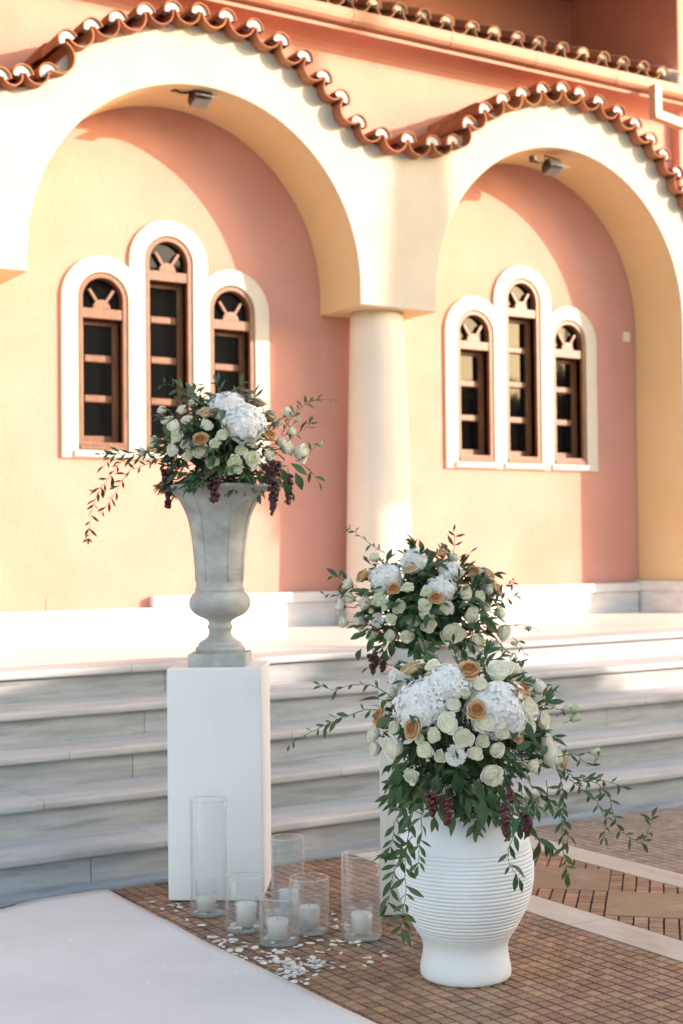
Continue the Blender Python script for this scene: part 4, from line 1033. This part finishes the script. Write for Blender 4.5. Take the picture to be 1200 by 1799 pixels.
# ------------------------------------------------------------------ glass cylinders with candles and scattered petals
petal_me = []
for s_ in range(6):
    r = random.Random(s_+50); L_, W_ = r.uniform(.018, .027), r.uniform(.012, .020); cup = r.uniform(.15, .6); ph = r.uniform(0, 6)
    def fn(u, v):
        uu = (u-.5)*2; w__ = W_*.5*(math.sin(math.pi*(.12+.80*v))**.7)
        return (L_*(v-.5), uu*w__, .001+cup*w__*uu*uu*.9+.25*cup*L_*(v-.5)**2*8*.3+.0012*math.sin(uu*4+ph+v*5)*v)
    m_ = MB().add(*grid(fn, 4, 4)).mesh('fallen_petal', 'white_rose', True); petal_me.append(m_)
def cylinder(px0, pyb, rad, hgt, label, candle_h, cup_h, wax, petals=0, cup_lab='', seed=0):
    d0 = px(px0, pyb, 1)-CAM; t = -HCAM/d0.z; P_ = CAM+d0*t
    c = Vector((P_.x, P_.y, 0))+Vector((d0.x, d0.y, 0)).normalized()*rad
    r = thing('glass_cylinder', label, 'glass vase', (c.x, c.y, .001), group='clear glass cylinders on the paving')
    t_ = .0028
    pr = [(rad-.004, 0), (rad, .003), (rad, hgt-.0015), (rad-.0014, hgt), (rad-t_, hgt-.0015), (rad-t_, .012), (rad-.012, .009), (.001, .009)]
    me = MB().lathe(pr, 56, cap=False).mesh('glass_wall', 'glass', True); link('glass_wall', me, r)
    me = MB().lathe([(.001, .001), (rad-.005, .001), (rad-.004, .0075), (.001, .0075)], 40, cap=False).mesh('glass_bottom', 'glassbase', True); link('glass_bottom', me, r)
    me = MB().lathe([(rad-.0036, hgt+.0002), (rad-.0014, hgt+.0022), (rad+.0008, hgt+.0002), (rad-.0014, hgt-.0016), (rad-.0036, hgt+.0002)], 56, cap=False).mesh('rim', 'rimglass', True); link('rim', me, r)
    rr = random.Random(seed); ox, oy = rr.uniform(-.012, .012), rr.uniform(-.012, .012)
    v = thing('votive_candle', cup_lab, 'candle', (c.x+ox, c.y+oy, .011), group='white candles in small glass cups')
    R1 = .044
    me = MB().lathe([(R1-.006, 0), (R1-.002, .004), (R1, cup_h), (R1-.002, cup_h+.001), (R1-.003, cup_h), (R1-.005, .010), (.001, .009)], 36, cap=False).mesh('cup', 'glass', True); link('cup', me, v)
    me = MB().lathe([(R1-.0058, .0105), (R1-.0035, wax), (R1-.006, wax+.0015), (.008, wax-.002), (.001, wax-.002)], 32, cap=True).mesh('wax', 'wax', True); link('wax', me, v)
    link('wick', MB().tube([(0, 0, wax-.004), (.001, 0, wax+.006), (.002, .001, wax+.011)], .0009, n=5).mesh('wick', 'wick'), v)
    return c, r, rad
M['rimglass'] = thin_glass('glass_rim', (.88, .91, .91), 5, .5)  # bright rim line painted in as a white sheen
GL = []
GL.append(cylinder(367.5, 1615, .0735, .455, 'tallest clear glass cylinder, directly in front of the white plinth', 0, .125, .066, cup_lab='low white candle in a tall glass cup inside the tallest cylinder by the plinth', seed=1))
GL.append(cylinder(431, 1644, .0745, .205, 'short clear glass cylinder with petals round its candle, second from the left', 0, .115, .088, cup_lab='white candle with petals round its cup, second from the left', seed=2))
GL.append(cylinder(491, 1667, .0735, .172, 'shortest clear glass cylinder, nearest to the camera of the group', 0, .112, .078, cup_lab='white candle in the nearest and shortest cylinder', seed=3))
GL.append(cylinder(544, 1647, .0745, .205, 'short clear glass cylinder with no petals, between the shortest and the right-hand one', 0, .110, .088, cup_lab='white candle in the short cylinder without petals', seed=4))
GL.append(cylinder(636, 1657, .0745, .310, 'tall clear glass cylinder nearest the white ribbed vase', 0, .108, .078, cup_lab='white candle in the tall cylinder nearest the white ribbed vase', seed=5))
GL.append(cylinder(506, 1612, .066, .300, 'tall clear glass cylinder at the rear, beside the plinth corner', 0, .10, .078, cup_lab='white candle in the rear cylinder beside the plinth corner', seed=6))
rp = random.Random(99)
def on_ground(x, y):
    d0 = px(x, y, 1)-CAM; t = -HCAM/d0.z; return CAM+d0*t
def petal(P_, z=.002, s=1.0, lab='small white petal fallen on the brown pavers beside the glass cylinders', grp='white petals scattered on the paving'):
    o = link('fallen_petal', rp.choice(petal_me), None, mat4=Matrix.Translation((P_.x, P_.y, z)) @ Matrix.Rotation(rp.uniform(0, 6.28), 4, 'Z') @ Matrix.Rotation(rp.uniform(-.45, .45), 4, 'X') @ Matrix.Scale(s, 4))
    tag(o, lab, 'petal', grp)
def clear(P_): return all((Vector((P_.x, P_.y))-Vector((c.x, c.y))).length > rad+.012 for c, _, rad in GL) and (Vector((P_.x, P_.y))-Vector((2.954, 3.902))).length > .17
spots = [(266,1588),(268,1596),(285,1600),(298,1592),(301,1594),(312,1592),(316,1597),(310,1603),(313,1590),(328,1619),(354,1629),(377,1650),(384,1656)]
for x, y in spots: petal(on_ground(x, y), .004, 1.25, 'white petal among the few scattered in front of the white plinth')
where = ['thin drift by the carpet edge, left', 'drift at the carpet edge', 'densest drift before the shortest cylinder', 'front tip of the densest drift', 'sparse drift right of the densest', 'gap right of the shortest cylinder', 'small heap between the two right cylinders', 'foot of the shortest cylinder', 'foot of the tall right cylinder', 'strip beside the carpet', 'open pavers right of the densest drift', 'open pavers before the tall right cylinder', 'left foot of the tall right cylinder']
cl = [(415, 1672, 26, 9, 22), (470, 1690, 26, 9, 32), (522, 1700, 24, 10, 50), (512, 1714, 18, 7, 22), (560, 1692, 20, 5, 10), (540, 1670, 30, 8, 12), (598, 1630, 8, 6, 12), (480, 1672, 10, 10, 0), (625, 1660, 16, 4, 8), (400, 1660, 18, 8, 10), (575, 1700, 14, 4, 6), (650, 1688, 14, 3, 3), (590, 1660, 14, 4, 5)]
for wi, (cx, cy, sx, sy, n) in enumerate(cl):
    for k in range(n):
        for _ in range(6):
            P_ = on_ground(rp.gauss(cx, sx), rp.gauss(cy, sy))
            if clear(P_) and P_.x > 2.40: petal(P_, rp.uniform(.002, .009), rp.uniform(.8, 1.25), 'white petal on the pavers, '+where[wi]); break
for x, y in [(676, 1683), (630, 1657), (705, 1600), (700, 1650), (560, 1612), (585, 1608), (640, 1700), (672, 1675)]:
    P_ = on_ground(x, y)
    if clear(P_): petal(P_, .004, 1.1, 'stray white petal lying alone on the pavers near the vase or cylinders')
for x, y in [(297, 1716), (260, 1735), (290, 1741), (415, 1718), (286, 1706), (125, 1661), (202, 1620), (365, 1684)]: petal(on_ground(x, y), .014, .9, 'pale petal lying on the white carpet', 'petals on the carpet')
for gi, n in ((1, 26), (2, 14), (0, 6), (4, 4)):
    c, _, rad = GL[gi]
    for k in range(n):
        a = rp.uniform(0, 6.28); q = rp.uniform(.047, rad-.014)
        petal(Vector((c.x+q*math.cos(a), c.y+q*math.sin(a), 0)), rp.uniform(.013, .024), .95, 'white petal lying inside the '+{0: 'tallest cylinder by the plinth', 1: 'second cylinder from the left', 2: 'shortest and nearest cylinder', 4: 'tall cylinder nearest the ribbed vase'}[gi], 'petals inside the glass cylinders')

# ------------------------------------------------------------------ the square behind the camera: what shades the steps and shows in the windows
EU = Vector((.653, .758, 0)); ES = Vector((.758, -.653, 0))
def UV(u, s_, z=0): v = EU*u+ES*s_; return Vector((v.x, v.y, z))
def ublock(u0, u1, s0, s1, z0, z1):
    mb = MB(); vs = []
    for z in (z0, z1):
        for u, s_ in ((u0, s0), (u1, s0), (u1, s1), (u0, s1)): vs.append(tuple(UV(u, s_, z)))
    return mb.add(vs, [(0,3,2,1),(4,5,6,7),(0,1,5,4),(1,2,6,5),(2,3,7,6),(3,0,4,7)])
hs = thing('hall_building', 'plain rendered hall behind the camera that shades the steps', 'building', tuple(UV(0, 14)))
K = .284
part('wall', ublock(-16, 6.75, 12, 13.0, 0, 6.6), 'farwall', hs)
part('roof', ublock(-16.2, 6.80, 11.9, 20, 6.6, 6.9), 'old_terracotta', hs)
part('low_wing', ublock(6.76, 8.1, 12.2, 13.0, 0, 1.60+K*12), 'farwall', hs)
part('low_wing', ublock(8.11, 8.9, 12.3, 12.9, 0, 1.15+K*12), 'farwall', hs)
def leafy(name, label, c, rx, rz, n, seed, trunk_h, tr=.12, leaf=.16, cone=False):
    r = random.Random(seed); t = thing(name, label, 'tree', (c[0], c[1], 0)); mb = MB()
    for k in range(n):
        if cone:
            h = r.random(); rad = rx*(1-h)**.55*(.9 if h > .06 else .6)*r.uniform(.55, 1.0); a = r.uniform(0, 6.28)
            p = Vector((rad*math.cos(a), rad*math.sin(a), trunk_h+h*rz))
        else:
            d = Vector((r.gauss(0, 1), r.gauss(0, 1), r.gauss(0, 1))).normalized()*r.uniform(.55, 1)
            d *= 1+.25*mnoise.noise(d*2.2+Vector((seed, 0, 0)))
            p = Vector((d.x*rx, d.y*rx, trunk_h+rz*.5+d.z*rz*.5))
        a = Vector((r.gauss(0, 1), r.gauss(0, 1), r.gauss(0, 1))).normalized(); b = a.orthogonal().normalized(); l = leaf*r.uniform(.6, 1.2)
        mb.add([p-a*l, p+b*l*.45, p+a*l, p-b*l*.45], [(0, 1, 2, 3)])
    link('crown', mb.mesh('crown', 'tree_leaf', True), t)
    tb = MB().tube([(0, 0, 0), (.03, 0, trunk_h*.5), (0, 0, trunk_h+rz*.5)], tr, tr*.4, 10)
    for k in range(5):
        a = r.uniform(0, 6.28)
        if not cone: t2 = MB().tube([(0, 0, trunk_h*.9), (rx*.5*math.cos(a), rx*.5*math.sin(a), trunk_h+rz*.5)], tr*.5, tr*.15, 7); tb.add(t2.v, t2.f)
    link('trunk', tb.mesh('trunk', 'bark', True), t)
    return t
p = UV(11.50, 14); leafy('cypress_tree', 'very slim clipped cypress behind the camera, its shadow on the column', (p.x, p.y), .33, 4.3, 15000, 3, 6.15, .07, .055, True)
p = UV(8.6, 15); leafy('broad_tree', 'bushy tree behind the camera beside the hall', (p.x, p.y), 1.15, 3.4, 5000, 4, 2.0, .14, .13)
p = UV(9.7, 16.5); leafy('broad_tree', 'smaller bushy tree at the end of the square behind the camera', (p.x, p.y), .6, 2.2, 2600, 6, 1.75, .1, .12)
for k, (u_, h_) in enumerate(((3.0, 5.6), (5.6, 5.9), (8.0, 5.5), (10.4, 5.2))):
    p = UV(u_, 26+k); leafy('broad_tree', ['first', 'second', 'third', 'fourth'][k]+' dark garden tree far behind the camera, seen mirrored in the right windows', (p.x, p.y), 1.7, h_, 3000, 40+k, .9, .15, .26)
for k in range(7):
    p = UV(11+k*5.5, 26+3*math.sin(k)); leafy('broad_tree', ['rounded', 'tall', 'dense', 'spreading', 'loose', 'low', 'distant'][k]+' dark tree across the square behind the camera', (p.x, p.y), 2.6+.5*math.sin(k*2), 4.0+.6*math.cos(k*3), 2600, 10+k, 1.5, .2, .34)
print('objects', len(bpy.data.objects))
